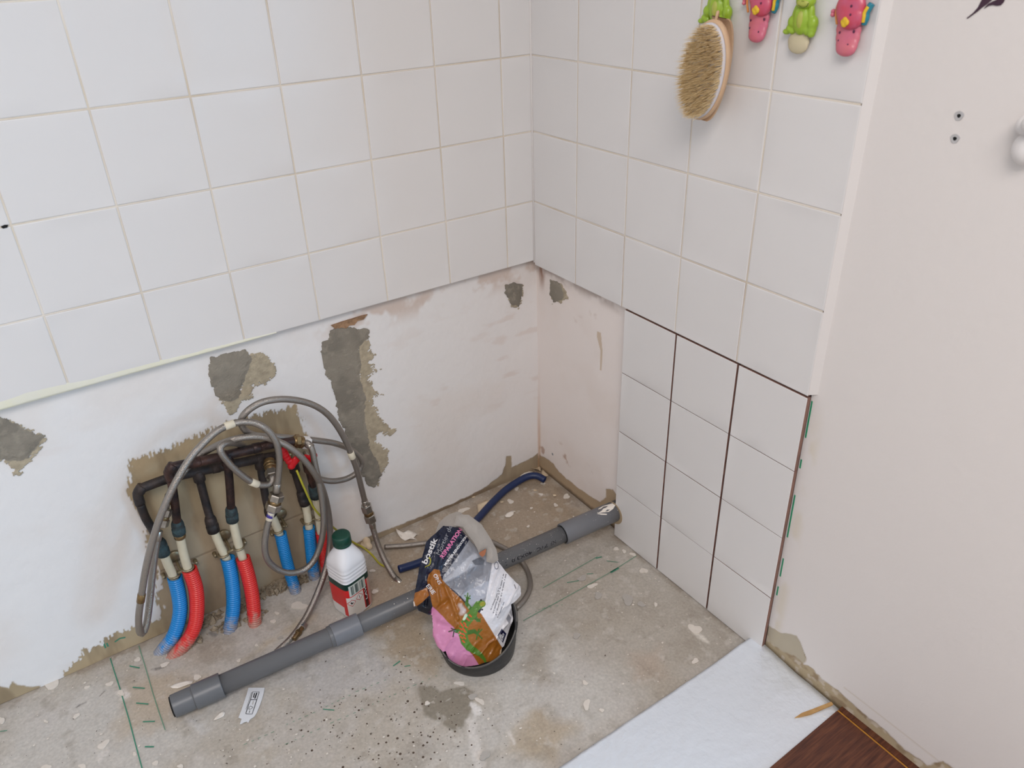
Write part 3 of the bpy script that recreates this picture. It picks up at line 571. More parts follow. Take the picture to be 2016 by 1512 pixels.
for a, b, c, d, wd in ((255, 1311, 275, 1315, .0026), (261, 1353, 285, 1355, .0026), (268, 1384, 292, 1386, .0026), (281, 1421, 305, 1420, .0026), (285, 1470, 303, 1470, .0028), (1202, 1127, 1218, 1118, .005), (1173, 1099, 1185, 1096, .003), (1194, 1104, 1217, 1107, .0016), (1155, 1130, 1168, 1129, .0016), (1116, 1147, 1140, 1143, .0018), (774, 1311, 788, 1301, .0024), (796, 1312, 808, 1310, .0018), (636, 1396, 658, 1398, .002), (0, 1440, 14, 1438, .0016)):
    stroke([(a, b), (c, d)], wd, M['green'], floor)
for a, b, c, d in ((760, 1338, 700, 1362), (690, 1368, 640, 1392), (620, 1402, 560, 1428), (540, 1440, 480, 1466), (860, 1330, 800, 1356), (780, 1366, 730, 1388), (715, 1396, 650, 1424), (630, 1434, 560, 1466), (1060, 1200, 1110, 1190), (1040, 1210, 1100, 1185)):
    n = 9
    for k in range(0, n, 2):
        t0, t1 = k / n, (k + rng.uniform(.4, 1.1)) / n; stroke([(a + (c - a) * t0, b + (d - b) * t0), (a + (c - a) * t1, b + (d - b) * t1)], .0011, M['greenfaint'], floor)
for P in ([(226, 1264), (236, 1257), (247, 1255)], [(203, 1263), (208, 1276)], [(210, 1266), (213, 1273)]):
    stroke(P, .003, M['green'], wall_back, lambda x, y: A(x, y, .0172), (0, -1, 0))

# ------------------------------------------------------------------ broken concrete where the conduits leave the floor
def rubble(spots, label, seed):
    r = np.random.default_rng(seed); bm = bmesh.new()
    for px, py, n, sp, sz in spots:
        c = Fl(px, py)
        for i in range(n):
            p = c + (r.normal(0, sp), abs(r.normal(0, sp * .5)) * (-1 if r.uniform() < .6 else .6), 0); s = sz * r.uniform(.35, 1.1)
            if p[1] > .012: p[1] = .012
            ret = bmesh.ops.create_icosphere(bm, subdivisions=1, radius=1, matrix=Matrix.Translation((p[0], p[1], s * .25)) @ Euler(r.uniform(0, 6, 3)).to_matrix().to_4x4() @ Matrix.Diagonal((s, s * r.uniform(.5, 1), s * r.uniform(.3, .8), 1)))
            for v in ret['verts']: v.co += Vector(r.normal(0, s * .18, 3))
    me = bpy.data.meshes.new('concrete_rubble'); bm.to_mesh(me); bm.free()
    return tag(link('concrete_rubble', me, None, M['rubble']), label, 'rubble', kind='stuff')
rubble([(335, 1268, 22, .012, .007), (372, 1268, 22, .012, .007), (408, 1222, 44, .014, .010), (425, 1240, 14, .01, .005)], 'crumbs of broken concrete around the leftmost blue and red conduits', 3)
rubble([(455, 1225, 26, .014, .008), (480, 1195, 30, .013, .008), (500, 1215, 26, .013, .008), (505, 1175, 26, .014, .008)], 'crumbs of broken concrete around the second blue and red conduit pair', 4)
rubble([(538, 1158, 80, .020, .011), (560, 1150, 60, .018, .011), (600, 1140, 20, .012, .007), (632, 1128, 24, .014, .008)], 'heap of broken concrete where the thin single blue conduit leaves the floor', 5)

# ------------------------------------------------------------------ plumbing
def T3(P): return [A(x, y, d) for x, y, d in P]
def manifold(label, header, branches, m, rh=.0095):
    e = empty('copper_manifold', A(*header[0]), label, 'pipe manifold')
    tube('header_pipe', resample(spline(T3(header), 6), .006)[0], rh, m, e, 14)
    for P, fit in branches:
        Q = T3(P); tube('branch_pipe', spline(Q, 6), rh * .86, m, e, 12)
        if len(Q) >= 2 and fit == 'tee':
            t = Q[1] - Q[0]; t /= np.linalg.norm(t); cyl('tee_collar', Q[0] - t * .004, Q[0] + t * .022, rh * 1.2, m, e, 14)
    for i in range(2, len(header) - 1, 2):
        a, b = A(*header[i - 1]), A(*header[i]); t = (b - a) / np.linalg.norm(b - a); cyl('solder_collar', b - t * .008, b + t * .008, rh * 1.13, m, e, 14)
    return e
yc, yh = -.010, -.052
manifold('dark grey lower copper manifold close to the wall feeding the blue conduits',
         [(276, 992, yc), (271, 972, yc), (277, 963, yc), (290, 957, yc), (335, 941, yc), (390, 928, yc), (425, 921, yc), (473, 911, yc), (512, 903, yc), (545, 897, yc), (572, 893, yc)],
         [([(276, 992, yc), (287, 1020, yc), (300, 1042, yc), (314, 1068, -.014)], ''), ([(389, 929, yc), (398, 962, yc), (408, 1000, yc), (414, 1020, -.014)], 'tee'), ([(511, 904, yc), (517, 945, yc), (524, 985, yc), (530, 1006, -.014)], 'tee'), ([(577, 912, yc), (584, 940, yc), (594, 972, yc)], 'tee')], M['copper_dark'])
manifold('brown burnt upper copper manifold standing off the wall feeding the red conduits',
         [(337, 945, yh), (332, 930, yh), (338, 921, yh), (361, 915, yh), (386, 910, yh), (419, 903, yh), (440, 898, yh), (467, 891, yh), (505, 882, yh), (541, 873, yh), (585, 868, yh)],
         [([(337, 945, yh), (342, 975, yh), (346, 1005, -.045), (349, 1032, -.038)], ''), ([(447, 897, yh), (450, 930, yh), (453, 965, -.046), (455, 1003, -.038)], 'tee'), ([(606, 912, yh), (611, 935, -.045), (617, 958, -.035)], 'tee')], M['copper_hot'])
def sheath(label, fit, white, sleeve, color, fm, ring=False, rs=.0138):
    """crimped fitting > cream inner pipe > corrugated conduit that dives into the floor"""
    W = T3(white); S = [np.array(A(*p)) for p in sleeve]; g = S[-1]; end = Fl(sleeve[-1][0], sleeve[-1][1], 0); S[-1] = end
    e = empty('water_pipe', end, label, 'water pipe'); Fq = T3(fit)
    t = Fq[1] - Fq[0]; l = np.linalg.norm(t); t = t / l
    tube('compression_fitting', [Fq[0] - t * .006, Fq[0], Fq[0] + t * l * .3, Fq[0] + t * l * .45, Fq[0] + t * l * .5, Fq[1]], .012, fm, e, 14, rad=lambda s, L_, _c=[0], _r=(.0092, .0115, .0122, .0112, .0128, .0124): (_c.append(0), _r[min(len(_c) - 2, 5)])[1])
    if ring: cyl('brass_ring', Fq[1], Fq[1] + t * .011, .0112, M['brass'], e)
    tube('inner_pipe', spline([Fq[1] - t * .003] + W + [S[1]], 5), .0088, M['per'], e, 12)
    S.append(end + (end - S[-2]) / np.linalg.norm(end - S[-2]) * .02)
    Pth = spline(S, 8); tube('conduit', Pth, rs, M[color], e, 16, rad=lambda s, L_: rs * (1 + .09 * cos(2 * pi * s / .0048) ** 3), step=.0008, inner=rs * .86)
    return e
sheath('leftmost blue corrugated water pipe, behind the braided hose', [(315, 1068, -.014), (323, 1092, -.016)], [(331, 1112, -.017), (341, 1134, -.018)], [(344, 1136, -.02), (352, 1170, -.024), (355, 1200, -.028), (350, 1230, -.032), (340, 1255, -.034), (322, 1279, -.03)], 'blue', M['verdigris'])
sheath('leftmost red corrugated water pipe, curving in front of the blue one', [(349, 1030, -.038), (353, 1050, -.036)], [(361, 1088, -.034), (371, 1122, -.032)], [(373, 1120, -.034), (385, 1157, -.038), (388, 1195, -.044), (384, 1230, -.05), (371, 1258, -.055), (350, 1284, -.055)], 'red', M['verdigris'], True)
sheath('second blue corrugated water pipe from the left, dusty at its foot', [(414, 1022, -.014), (421, 1046, -.016)], [(433, 1074, -.018), (445, 1098, -.022)], [(448, 1098, -.024), (455, 1130, -.03), (459, 1165, -.038), (459, 1200, -.046), (453, 1238, -.05)], 'blue', M['copper_dark'])
sheath('second red corrugated water pipe from the left, caked with mortar at its foot', [(455, 1003, -.038), (458, 1025, -.036)], [(467, 1062, -.036), (477, 1096, -.036)], [(478, 1098, -.038), (489, 1135, -.046), (497, 1175, -.056), (502, 1226, -.064)], 'red', M['verdigris'])
sheath('single thin blue corrugated water pipe with no red partner', [(530, 1004, -.014), (535, 1014, -.015)], [(541, 1028, -.018), (549, 1048, -.02)], [(552, 1050, -.022), (560, 1086, -.024), (570, 1125, -.026), (582, 1164, -.028)], 'blue', M['copper_dark'], rs=.0120)
sheath('rightmost blue corrugated water pipe, fourth blue one from the left', [(594, 970, -.012), (601, 992, -.013)], [(605, 1012, -.014), (608, 1034, -.014)], [(608, 1038, -.014), (611, 1068, -.013), (614, 1100, -.012), (619, 1136, -.010)], 'blue', M['copper_dark'], rs=.0122)
sheath('rightmost red corrugated water pipe, half hidden by the braided hoses', [(617, 956, -.033), (622, 978, -.03)], [(626, 1005, -.026), (631, 1044, -.022)], [(632, 1048, -.022), (637, 1078, -.02), (640, 1100, -.018), (641, 1126, -.012)], 'red', M['verdigris'], rs=.0118)
def clip(label, a, b, c0, c1):
    pa, pb = A(*a), (A(*b) if b else None); e = empty('pipe_clip', pa, label, 'pipe clip', None)
    rr = .0105
    for p in ([pa, pb] if b else [pa]):
        ring = [p + (rr * cos(t), rr * sin(t), .0) for t in np.linspace(0, 2 * pi, 17)]; tube('ring', ring, .0022, M['clip'], e, 8, caps=False)
    mid = (pa + pb) / 2 if b else pa + (.02, 0, 0)
    if b: d = (pb - pa) / np.linalg.norm(pb - pa); cyl('bridge', pa + d * .010, pb - d * .010, .0032, M['clip'], e, 10)
    cyl('backing_washer', (mid[0], .0165, mid[2] + .012), (mid[0], .010, mid[2] + .012), .014, M['clip'], e, 20)
    cyl('stud', (mid[0], .012, mid[2] + .002), (mid[0], mid[1], mid[2]), .003, M['clip'], e, 8)
    for q in (c0, c1):
        if q: p = A(*q, .004); cyl('lug', p + (0, .012, 0), p - (0, .004, 0), .0042, M['clip'], e, 10, bevel=.4)
    return e
clip('double pipe clip on the leftmost blue and red pipe pair', (343, 1132, -.018), (370, 1118, -.032), (323, 1136), (386, 1108))
clip('double pipe clip on the second blue and red pipe pair', (440, 1091, -.021), (470, 1077, -.036), (424, 1094), (482, 1068))
clip('single pipe clip on the thin lone blue pipe', (547, 1044, -.02), None, (536, 1052), (559, 1036))
clip('double pipe clip on the rightmost blue and red pipe pair', (607, 1026, -.014), (628, 1018, -.025), (597, 1028), None)
# isolating valves
def valve(label, body, out, nutm, handle):
    e = empty('shutoff_valve', A(*body[0]), label, 'valve'); P = T3(body); O = T3(out)
    cyl('valve_body', P[0], P[1], .0115, M['brass'], e); t = (P[1] - P[0]) / np.linalg.norm(P[1] - P[0])
    hexnut('hex_collar', P[0] + t * .004, P[0] + t * .014, .0142, M['brass'], e)
    for k in (.35, .6): 
        o = O[0] + (O[1] - O[0]) * k; u = (O[1] - O[0]) / np.linalg.norm(O[1] - O[0]); cyl('thread_ring', o - u * .002, o + u * .002, .0128, M['brass'], e, bevel=.3)
    cyl('outlet', O[0], O[1], .0112, M['brass'], e); u = (O[1] - O[0]) / np.linalg.norm(O[1] - O[0])
    hexnut('hose_nut', O[1] - u * .002, O[1] + u * .013, .0132, nutm, e)
    H = T3(handle); hub = H[0]; cyl('stem', hub + (0, .03, 0), hub - (0, .002, 0), .0042, M['chrome'], e, 10)
    blob('lever', [(hub, (.0085, .006, .0085))] + [(hub + (h - hub) * k, (.0068 + .002 * k, .0048, .0068 + .002 * k)) for h in H[1:] for k in (.3, .5, .7, .85, 1)], M['redh'], e, .001, 3)
    return e
valve('left isolating valve with a red butterfly handle below the upper manifold', [(545, 896, yc), (575, 893, -.02)], [(530, 906, -.03), (534, 928, -.056)], M['chrome'], [(574, 917, -.062), (557, 888, -.062), (583, 905, -.066)])
valve('right isolating valve with a white nut, its red handle half hidden by hoses', [(577, 869, yh), (590, 868, yh)], [(588, 870, yh), (598, 871, yh)], M['whiteplastic'], [(610, 904, -.055), (601, 902, -.055), (617, 898, -.055)])
# hoses
def hose(label, P, r=.0066, ferr=(0, 0), bands=(), nuts=(), z=None):
    Q = [A(*p) for p in P] if z is None else [Fl(p[0], p[1], z if len(p) < 3 else p[2]) for p in P]
    S = spline(Q, 8); S, s = resample(S, .006); e = empty('braided_hose', S[-1], label, 'hose')
    tube('braid', S, r, M['hosegrey'], e, 12)
    for side, f in zip((0, 1), ferr):
        if f:
            a, b = (S[0], S[3]) if side == 0 else (S[-1], S[-4]); t = (b - a) / np.linalg.norm(b - a)
            cyl('ferrule', a - t * .001, a + t * .02, r * 1.16, M['chrome'], e, 14)
    for px, py, m_ in bands:
        k = min(range(2, len(S) - 3), key=lambda i: np.hypot(*(np.array(proj(S[i])) - (px, py)))); cyl('paper_band', S[k] - (S[k + 1] - S[k - 1]) * .75, S[k] + (S[k + 1] - S[k - 1]) * .75, r * 1.13, m_, e, 14, bevel=.03)
    for a, b, rn in nuts:
        p, q = A(*a), A(*b); d = q - p; hexnut('coupling_nut', p, p + d * .40, rn, M['chrome'], e); cyl('coupling_thread', p + d * .38, p + d * .62, rn * .86, M['brass'], e); hexnut('coupling_nut', p + d * .58, q, rn * 1.06, M['chrome'], e)
    return e
def proj(p):
    c = _M.T @ (np.asarray(p) - _C); return 1008 + FPX * c[0] / -c[2], 756 - FPX * c[1] / -c[2]
hose('grey braided hose hanging in a long narrow loop at the far left', [(544, 968, -.088), (548, 940, -.09), (550, 905, -.093), (544, 872, -.094), (527, 847, -.09), (502, 833, -.082), (477, 831, -.078), (453, 836, -.076), (427, 849, -.08), (402, 871, -.086), (376, 900, -.092), (352, 938, -.098), (331, 980, -.102), (313, 1025, -.104), (299, 1070, -.104), (287, 1120, -.104), (279, 1170, -.104), (273, 1215, -.104), (275, 1243, -.102), (282, 1246, -.098), (289, 1225, -.092), (294, 1190, -.084), (299, 1140, -.074), (305, 1090, -.066), (312, 1045, -.06)],
     ferr=(1, 1), bands=[(454, 836, M['sleeve_white']), (274, 1174, M['brass'])], nuts=[((546, 972, -.088), (536, 1004, -.086), .0152), ((327, 1002, -.05), (317, 1036, -.056), .012)])
hose('grey braided hose crossing behind the manifold, dropping to the floor left of the bottle', [(326, 1000, -.05), (333, 975, -.046), (343, 955, -.04), (360, 931, -.034), (385, 903, -.030), (419, 881, -.044), (450, 868, -.06), (480, 861, -.068), (512, 860, -.072), (542, 867, -.077), (572, 882, -.084), (598, 905, -.086), (620, 934, -.084), (636, 965, -.075), (646, 1005, -.066), (650, 1045, -.066), (648, 1085, -.072), (640, 1125, -.088), (625, 1167, -.108), (604, 1212, -.134), (575, 1254, -.160), (544, 1284, -.172)], bands=[(331, 982, M['brass'])])
hose('grey braided hose looping low under the left coupling nut up to the right valve', [(537, 1000, -.086), (532, 1016, -.087), (525, 1042, -.088), (521, 1075, -.090), (527, 1102, -.092), (545, 1120, -.093), (570, 1128, -.094), (598, 1122, -.093), (618, 1103, -.092), (631, 1072, -.09), (637, 1035, -.088), (635, 992, -.084), (628, 950, -.08), (620, 914, -.077), (615, 888, -.073), (607, 873, -.066), (600, 871, -.056)],
     ferr=(0, 1), bands=[(531, 1018, M['sleeve_white']), (533, 1012, M['violet'])])
hose('short grey braided hose curling left from the left valve with a marked paper tag', [(535, 936, -.068), (537, 946, -.074), (531, 953, -.076), (516, 955, -.078), (496, 949, -.08), (473, 933, -.082), (451, 912, -.083), (436, 892, -.083), (434, 880, -.08), (444, 873, -.074), (460, 872, -.062), (475, 876, -.044), (486, 884, -.030)], bands=[(500, 951, M['sleeve_white'])])
hose('grey braided hose making the big arch over the red valve handles', [(721, 998, -.045), (712, 962, -.047), (703, 926, -.05), (692, 896, -.053), (681, 869, -.056), (664, 839, -.06), (643, 814, -.064), (616, 797, -.068), (584, 788, -.071), (550, 786, -.073), (516, 792, -.073), (491, 806, -.072), (476, 823, -.068), (476, 837, -.063), (485, 849, -.058), (499, 856, -.053), (520, 859, -.050), (548, 860, -.047), (580, 863, -.043), (622, 867, -.036), (660, 873, -.03), (694, 887, -.026), (712, 908, -.024), (706, 927, -.024), (686, 941, -.026), (660, 947, -.03), (637, 945, -.032), (614, 938, -.034)],
     ferr=(1, 1), bands=[(687, 898, M['sleeve_white'])], nuts=[((720, 994, -.045), (731, 1026, -.048), .0128)])
hose('grey braided hose end hanging from the right coupling to the floor by the conduit', [(731, 1024, -.048), (735, 1042, -.054), (743, 1068, -.066), (753, 1094, -.082), (765, 1118, -.104), (778, 1138, -.128), (790, 1150, -.146)], ferr=(1, 1))
hose('grey braided hose lying on the floor, looping under the drain pipe behind the bag', [(757, 1077), (800, 1074), (850, 1068), (905, 1062), (955, 1064), (985, 1075), (1010, 1090), (1030, 1110), (1042, 1135), (1043, 1158), (1033, 1180), (1016, 1198)], r=.0061, z=.0064)
# brass coupling dropped on the floor by the hose end
e = empty('brass_fitting', Fl(588, 1245), 'small brass pipe fitting lying on the floor between hose and drain pipe', 'pipe fitting')
p, q = Fl(600, 1228, .008), Fl(576, 1262, .008); cyl('body', p + (q - p) * .12, p + (q - p) * .9, .0055, M['brass'], e); hexnut('nut', p, p + (q - p) * .25, .0082, M['chrome'], e); hexnut('nut', p + (q - p) * .45, p + (q - p) * .6, .0078, M['brass'], e)
# earth wire and dark blue conduit
o = tube('earth_wire', resample(spline([A(*p) for p in ((584, 926, -.06), (600, 963, -.062), (618, 1000, -.056), (640, 1024, -.045), (668, 1048, -.028), (696, 1068, -.006), (715, 1078, -.010), (732, 1092, -.034), (748, 1110, -.068), (768, 1119, -.090), (792, 1122, -.108))], 8), .005)[0], .0024, M['wire'], None, 8)
tag(o, 'thin yellow-green earth wire running from the red valve handle to the blue conduit', 'wire')
o = tube('electrical_conduit', resample(spline([Fl(785, 1121, .0105), Fl(830, 1106, .0105), Fl(880, 1080, .024), Fl(912, 1050, .027), Fl(940, 1022, .015), Fl(966, 993, .011), Fl(994, 966, .013), Fl(1020, 948, .018), Fl(1040, 938, .022), Fl(1057, 937, .022), Fl(1073, 945, .016)], 8), .005)[0], .0092, M['navyduct'], None, 14, inner=.0075)
tag(o, 'dark blue flexible conduit lying from the room corner to behind the bag', 'conduit')

# ------------------------------------------------------------------ grey drain pipe
dp0 = Fl(338, 1392, .026); dp1 = B(1208, 1007, 0.); dp1 = dp0 + (dp1 - dp0) * 1.03; dv = (dp1 - dp0) / np.linalg.norm(dp1 - dp0)
def along(px):                                       # point of the pipe axis seen in image column px
    lo, hi = 0., 1.
    for _ in range(40):
        m_ = (lo + hi) / 2
        if proj(dp0 + (dp1 - dp0) * m_)[0] < px: lo = m_
        else: hi = m_
    return dp0 + (dp1 - dp0) * lo
e = empty('drain_pipe', (dp0[0], dp0[1], 0), 'long grey PVC drain pipe lying on the floor into the tiled wall', 'pipe')
tube('pipe', [along(405), dp1], .0201, M['pvc'], e, 28)
def socket(a, b, r, m_, name='socket', lip=True):
    p, q = along(a), along(b); l = np.linalg.norm(q - p)
    return tube(name, [p + dv * s for s in (0, .0006, .002, l - .002, l - .0006, l)], r, m_, e, 28, rad=lambda s, L_: r - (.0012 if (s < .0003 or s > L_ - .0003) else 0), caps=True)
socket(382, 437, .0243, M['pvc']); 
tube('end_cap', [along(341), along(343), along(347), along(372), along(379), along(392)], .0225, M['pvc'], e, 28, rad=lambda s, L_: .0222 if s < L_ * .8 else .0205)
tube('cap_rim', [along(327), along(329), along(333), along(336)], .0236, M['pvc2'], e, 28, rad=lambda s, L_: .0225 if s < .002 or s > L_ - .002 else .0238)
tube('gap_core', [along(335), along(343)], .0196, M['hole'], e, 24)  # black core that paints the dark gap behind the cap rim
socket(655, 708, .0238, M['pvc2']); socket(648, 656, .0222, M['pvc']); tube('socket', [along(1108), along(1110), dp1], .0248, M['pvc2'], e, 28, rad=lambda s, L_: .0252 if s < .004 else .0242)
tube('gap_ring', [along(1106.5), along(1108.2)], .0216, M['hole'], e, 28)
r_ = .02025                                          # moulded lettering, upside down as the pipe lies
def pipe_text(name, s, x0, x1, hgt, ang=-62):
    a, b = along(x0), along(x1)
    def fn(u, v): 
        th = R(ang) - (v - .5) * hgt / r_ * -1; p = a + (b - a) * u; return p + r_ * np.array([0, -cos(th + pi / 2 - R(90) ) , sin(th + pi / 2 - R(90))]) * 1.004
    return text_map(name, s, fn, M['ink'], e)
def pt2(s, x0, x1, hgt=.008):
    a, b = along(x0), along(x1)                       # reads from right (x0) to left (x1), tops of letters towards the floor
    def fn(u, v):
        th = R(18) - (v - .5) * hgt / r_; p = a + (b - a) * u; return p + 1.006 * r_ * np.array([0, -cos(th), sin(th)])
    return text_map('lettering', s, fn, M['ink'], e, .015)
pt2('NF', 1085, 1074); pt2('PVC', 1068, 1047); pt2('40X3,0', 1038, 998); pt2('I', 989, 986)
V = []; Fc = []
for i in range(150):
    s = rng.uniform(.42, 1); p = dp0 + (dp1 - dp0) * s; rr_ = .0203 if s < .885 else .0245; th = rng.normal(1.05, .45); d = np.array([0, -cos(th), sin(th)]); c = p + d * rr_ * 1.004; z_ = rng.choice([.0005, .0008, .0014], p=[.6, .3, .1]); t = np.cross(d, dv); b = len(V)
    V += [c + dv * z_, c + t * z_, c - dv * z_, c - t * z_, c + d * z_ * .5]; Fc += [(b, b + 1, b + 4), (b + 1, b + 2, b + 4), (b + 2, b + 3, b + 4), (b + 3, b, b + 4)]
tag(mesh('dust_fleck', V, Fc, M['dust'], e), kind='stuff')
def onpipe(px, th, r): p = along(px); return p + r * np.array([0, -cos(th), sin(th)])
for poly in ([(1180, 1.75), (1190, 1.85), (1206, 1.65), (1207, 1.3), (1200, 1.05), (1190, .95), (1180, 1.15), (1172, 1.25)], [(1170, 1.25), (1176, 1.15), (1186, .85), (1184, .78), (1176, 1.0)]):
    n0 = [onpipe(a, b, .0249) for a, b in poly]; c = sum(n0) / len(n0); c = onpipe(sum(a for a, b in poly) / len(poly), sum(b for a, b in poly) / len(poly), .0249)
    mesh('paint_smear', n0 + [c], [(i, (i + 1) % len(n0), len(n0)) for i in range(len(n0))], M['flake'], e)
hc = dp0 + (dp1 - dp0) / 1.03
ring = [np.array([-.0016, hc[1], hc[2]]) + np.array([0, cos(t), sin(t)]) * .0285 for t in np.linspace(0, 2 * pi, 25)[:-1]]
tag(slab('pipe_collar', [p + (0, -.003, -.002) for p in ring], (-1, 0, 0), .002, mat('beige_cut_edge', L(170, 150, 122), .9)), 'beige cut rim of the hole around the drain pipe in the tile', 'rim')

# ------------------------------------------------------------------ bottle
BC = np.array([-.612, -.150]); ba = R(16.4); bs = .0335
e = empty('bottle', (BC[0], BC[1], 0), 'white plastic bottle with green cap and red label behind the drain pipe', 'bottle')
def sq(t, n): return (abs(cos(t)) ** n + abs(sin(t)) ** n) ** (-1 / n)
def loft(name, prof, m_, seg=64, colf=None):
    V = []; 
    for z, r, n in prof:
        for t in np.linspace(0, 2 * pi, seg, endpoint=False):
            k = r * sq(t, n); x, y = k * cos(t), k * sin(t); V.append((BC[0] + x * cos(ba) - y * sin(ba), BC[1] + x * sin(ba) + y * cos(ba), z))
    Fc = [(i * seg + k, i * seg + (k + 1) % seg, (i + 1) * seg + (k + 1) % seg, (i + 1) * seg + k) for i in range(len(prof) - 1) for k in range(seg)]
    Fc.append(tuple(range(seg))[::-1]); Fc.append(tuple((len(prof) - 1) * seg + k for k in range(seg)))
    return mesh(name, V, Fc, m_, e, True)
pf = [(.0005, bs * .9, 5), (.002, bs * .97, 5), (.006, bs, 5), (.100, bs, 5), (.101, bs * .985, 5)]
for k in range(3): z = .104 + k * .009; pf += [(z, bs * .965, 5), (z + .003, bs * 1.0, 5), (z + .006, bs * 1.0, 5), (z + .008, bs * .965, 5)]
pf += [(.134, bs * .99, 4.6), (.142, bs * .96, 4), (.150, bs * .88, 3.2), (.158, bs * .75, 2.7), (.166, bs * .60, 2.3), (.171, bs * .52, 2.1), (.174, .0162, 2), (.184, .0160, 2)]
loft('bottle_body', pf, M['bottle'])
cp = []
for t0 in (0,): cp = [(.177, .0180, 2), (.178, .0192, 2), (.182, .0195, 2), (.183, .0186, 2), (.184, .0186, 2), (.185, .0195, 2), (.200, .0190, 2), (.2025, .0175, 2), (.203, .010, 2)]
loft('cap', cp, M['capgreen'], 48)
# label: fine sheet wrapped around the body, printed through a colour attribute
nz = 170; nt_ = 560; tt = np.linspace(0, 2 * pi, nt_, endpoint=False); zz = np.linspace(.008, .0995, nz); rr_ = np.array([(bs + .0004) * sq(t, 5) for t in tt]); X = rr_ * np.cos(tt); Y = rr_ * np.sin(tt)
V = np.zeros((nz, nt_, 3)); V[..., 0] = BC[0] + X * cos(ba) - Y * sin(ba); V[..., 1] = BC[1] + X * sin(ba) + Y * cos(ba); V[..., 2] = zz[:, None]
Sx = np.broadcast_to(X, (nz, nt_)); Sy = np.broadcast_to(Y, (nz, nt_)); Zz = np.broadcast_to(zz[:, None], (nz, nt_)); fr_ = Sy < -bs * .75; lf_ = (Sx < -bs * .75) & ~fr_
C = np.ones((nz, nt_, 3)) * lin((214, 44, 44))
def pc(mask, c): C[mask] = lin(c)
pc(lf_ & (Zz < .03) & (Sy > -.015), (226, 222, 218)); pc(Zz > .083, (14, 52, 44))
f = (Sx + bs) / (2 * bs)                              # 0..1 across the face with the barcode
pc(fr_ & (f > .80) & (Zz < .083), (190, 150, 140)); pc(fr_ & (f > .60) & (f < .80) & (Zz < .072), (196, 30, 34))
pc(fr_ & (f > .64) & (f < .76) & (Zz < .070), (70, 24, 26))
pc(fr_ & (f > .0) & (f < .60) & (Zz < .062), (224, 216, 208)); pc(lf_ & (Sy < -.025) & (Zz < .062), (224, 216, 208))
pc(fr_ & (f > .10) & (f < .74) & (Zz > .064) & (Zz < .0935), (206, 210, 202))
bars = fr_ & (f > .17) & (f < .70) & (Zz > .067) & (Zz < .090) & (vn(f * 62, f * 0, 5) > .47); pc(bars, (92, 104, 100))
for fx, zc in ((.14, .046), (.44, .050)):
    dd = np.abs((f - fx) * 2 * bs) + np.abs(Zz - zc); pc(fr_ & (dd < .0098), (190, 34, 36)); pc(fr_ & (dd < .0080), (232, 226, 220))
    if fx < .3: pc(fr_ & (np.hypot((f - fx) * 2 * bs, (Zz - zc) * .8 - .0003) < .003) & (np.hypot((f - fx - .012) * 2 * bs, (Zz - zc) - .002) > .0016), (30, 26, 28))
    else: pc(fr_ & (np.abs(f - fx) * 2 * bs < .0009) & (np.abs(Zz - zc - .0008) < .003), (30, 26, 28)); pc(fr_ & (np.abs(f - fx) * 2 * bs < .0009) & (np.abs(Zz - zc + .0035) < .0009), (30, 26, 28))
i = np.arange(nz * nt_).reshape(nz, nt_); q = np.stack([i[:-1], np.roll(i, -1, 1)[:-1], np.roll(i, -1, 1)[1:], i[1:]], -1).reshape(-1, 4)
np_mesh('label_wrap', V.reshape(-1, 3), q, e, M['label'], True, False, C.reshape(-1, 3))
def facept(u, v):                                    # vertical lettering on the barcode face
    x = -bs + 2 * bs * (.735 - .08 * v); y = -(bs + .0007); z = .030 + .036 * u
    return (BC[0] + x * cos(ba) - y * sin(ba), BC[1] + x * sin(ba) + y * cos(ba), z)
text_map('lettering', 'LAV', facept, M['twhite'], e)

# ------------------------------------------------------------------ mixing bucket
e = empty('mixing_bucket', (-.452, -.413, 0), 'low black rubber mixing bucket holding the torn mortar bag', 'bucket')
cx, cy = -.452, -.413; seg = 64; V = []; zb = []
rimz = lambda t: .066 + .034 * cos(t - R(28))
prof = [(.0, .070, 0), (.0, .074, .002), (.35, .0772, None), (.9, .0795, None), (.93, .0825, None), (1.0, .0825, None), (1.0, .0782, None), (.9, .0770, None), (.2, .0745, None), (0, .070, .006), (0, .0, .006)]
for f, r, z in prof:
    for t in np.linspace(0, 2 * pi, seg, endpoint=False):
        zz = z if z is not None else f * rimz(t); V.append((cx + r * cos(t), cy + r * sin(t), max(zz, 0) + .0005))
Fc = [(i * seg + k, i * seg + (k + 1) % seg, (i + 1) * seg + (k + 1) % seg, (i + 1) * seg + k) for i in range(len(prof) - 1) for k in range(seg)] + [tuple(range(seg))[::-1]]
V = V[:]; mesh('bucket_wall', V, Fc, M['rubber'], e, True)
V = []; 
for t in np.linspace(0, 2 * pi, seg, endpoint=False): z = rimz(t) + .0012; V += [(cx + .0818 * cos(t), cy + .0818 * sin(t), z), (cx + .0794 * cos(t), cy + .0794 * sin(t), z)]
mesh('mortar_crust', V, [(2 * k, 2 * k + 1, (2 * k + 3) % (2 * seg), (2 * k + 2) % (2 * seg)) for k in range(seg) if rng.uniform() < .8], mat('dried_mortar', L(104, 100, 95), .95), e)

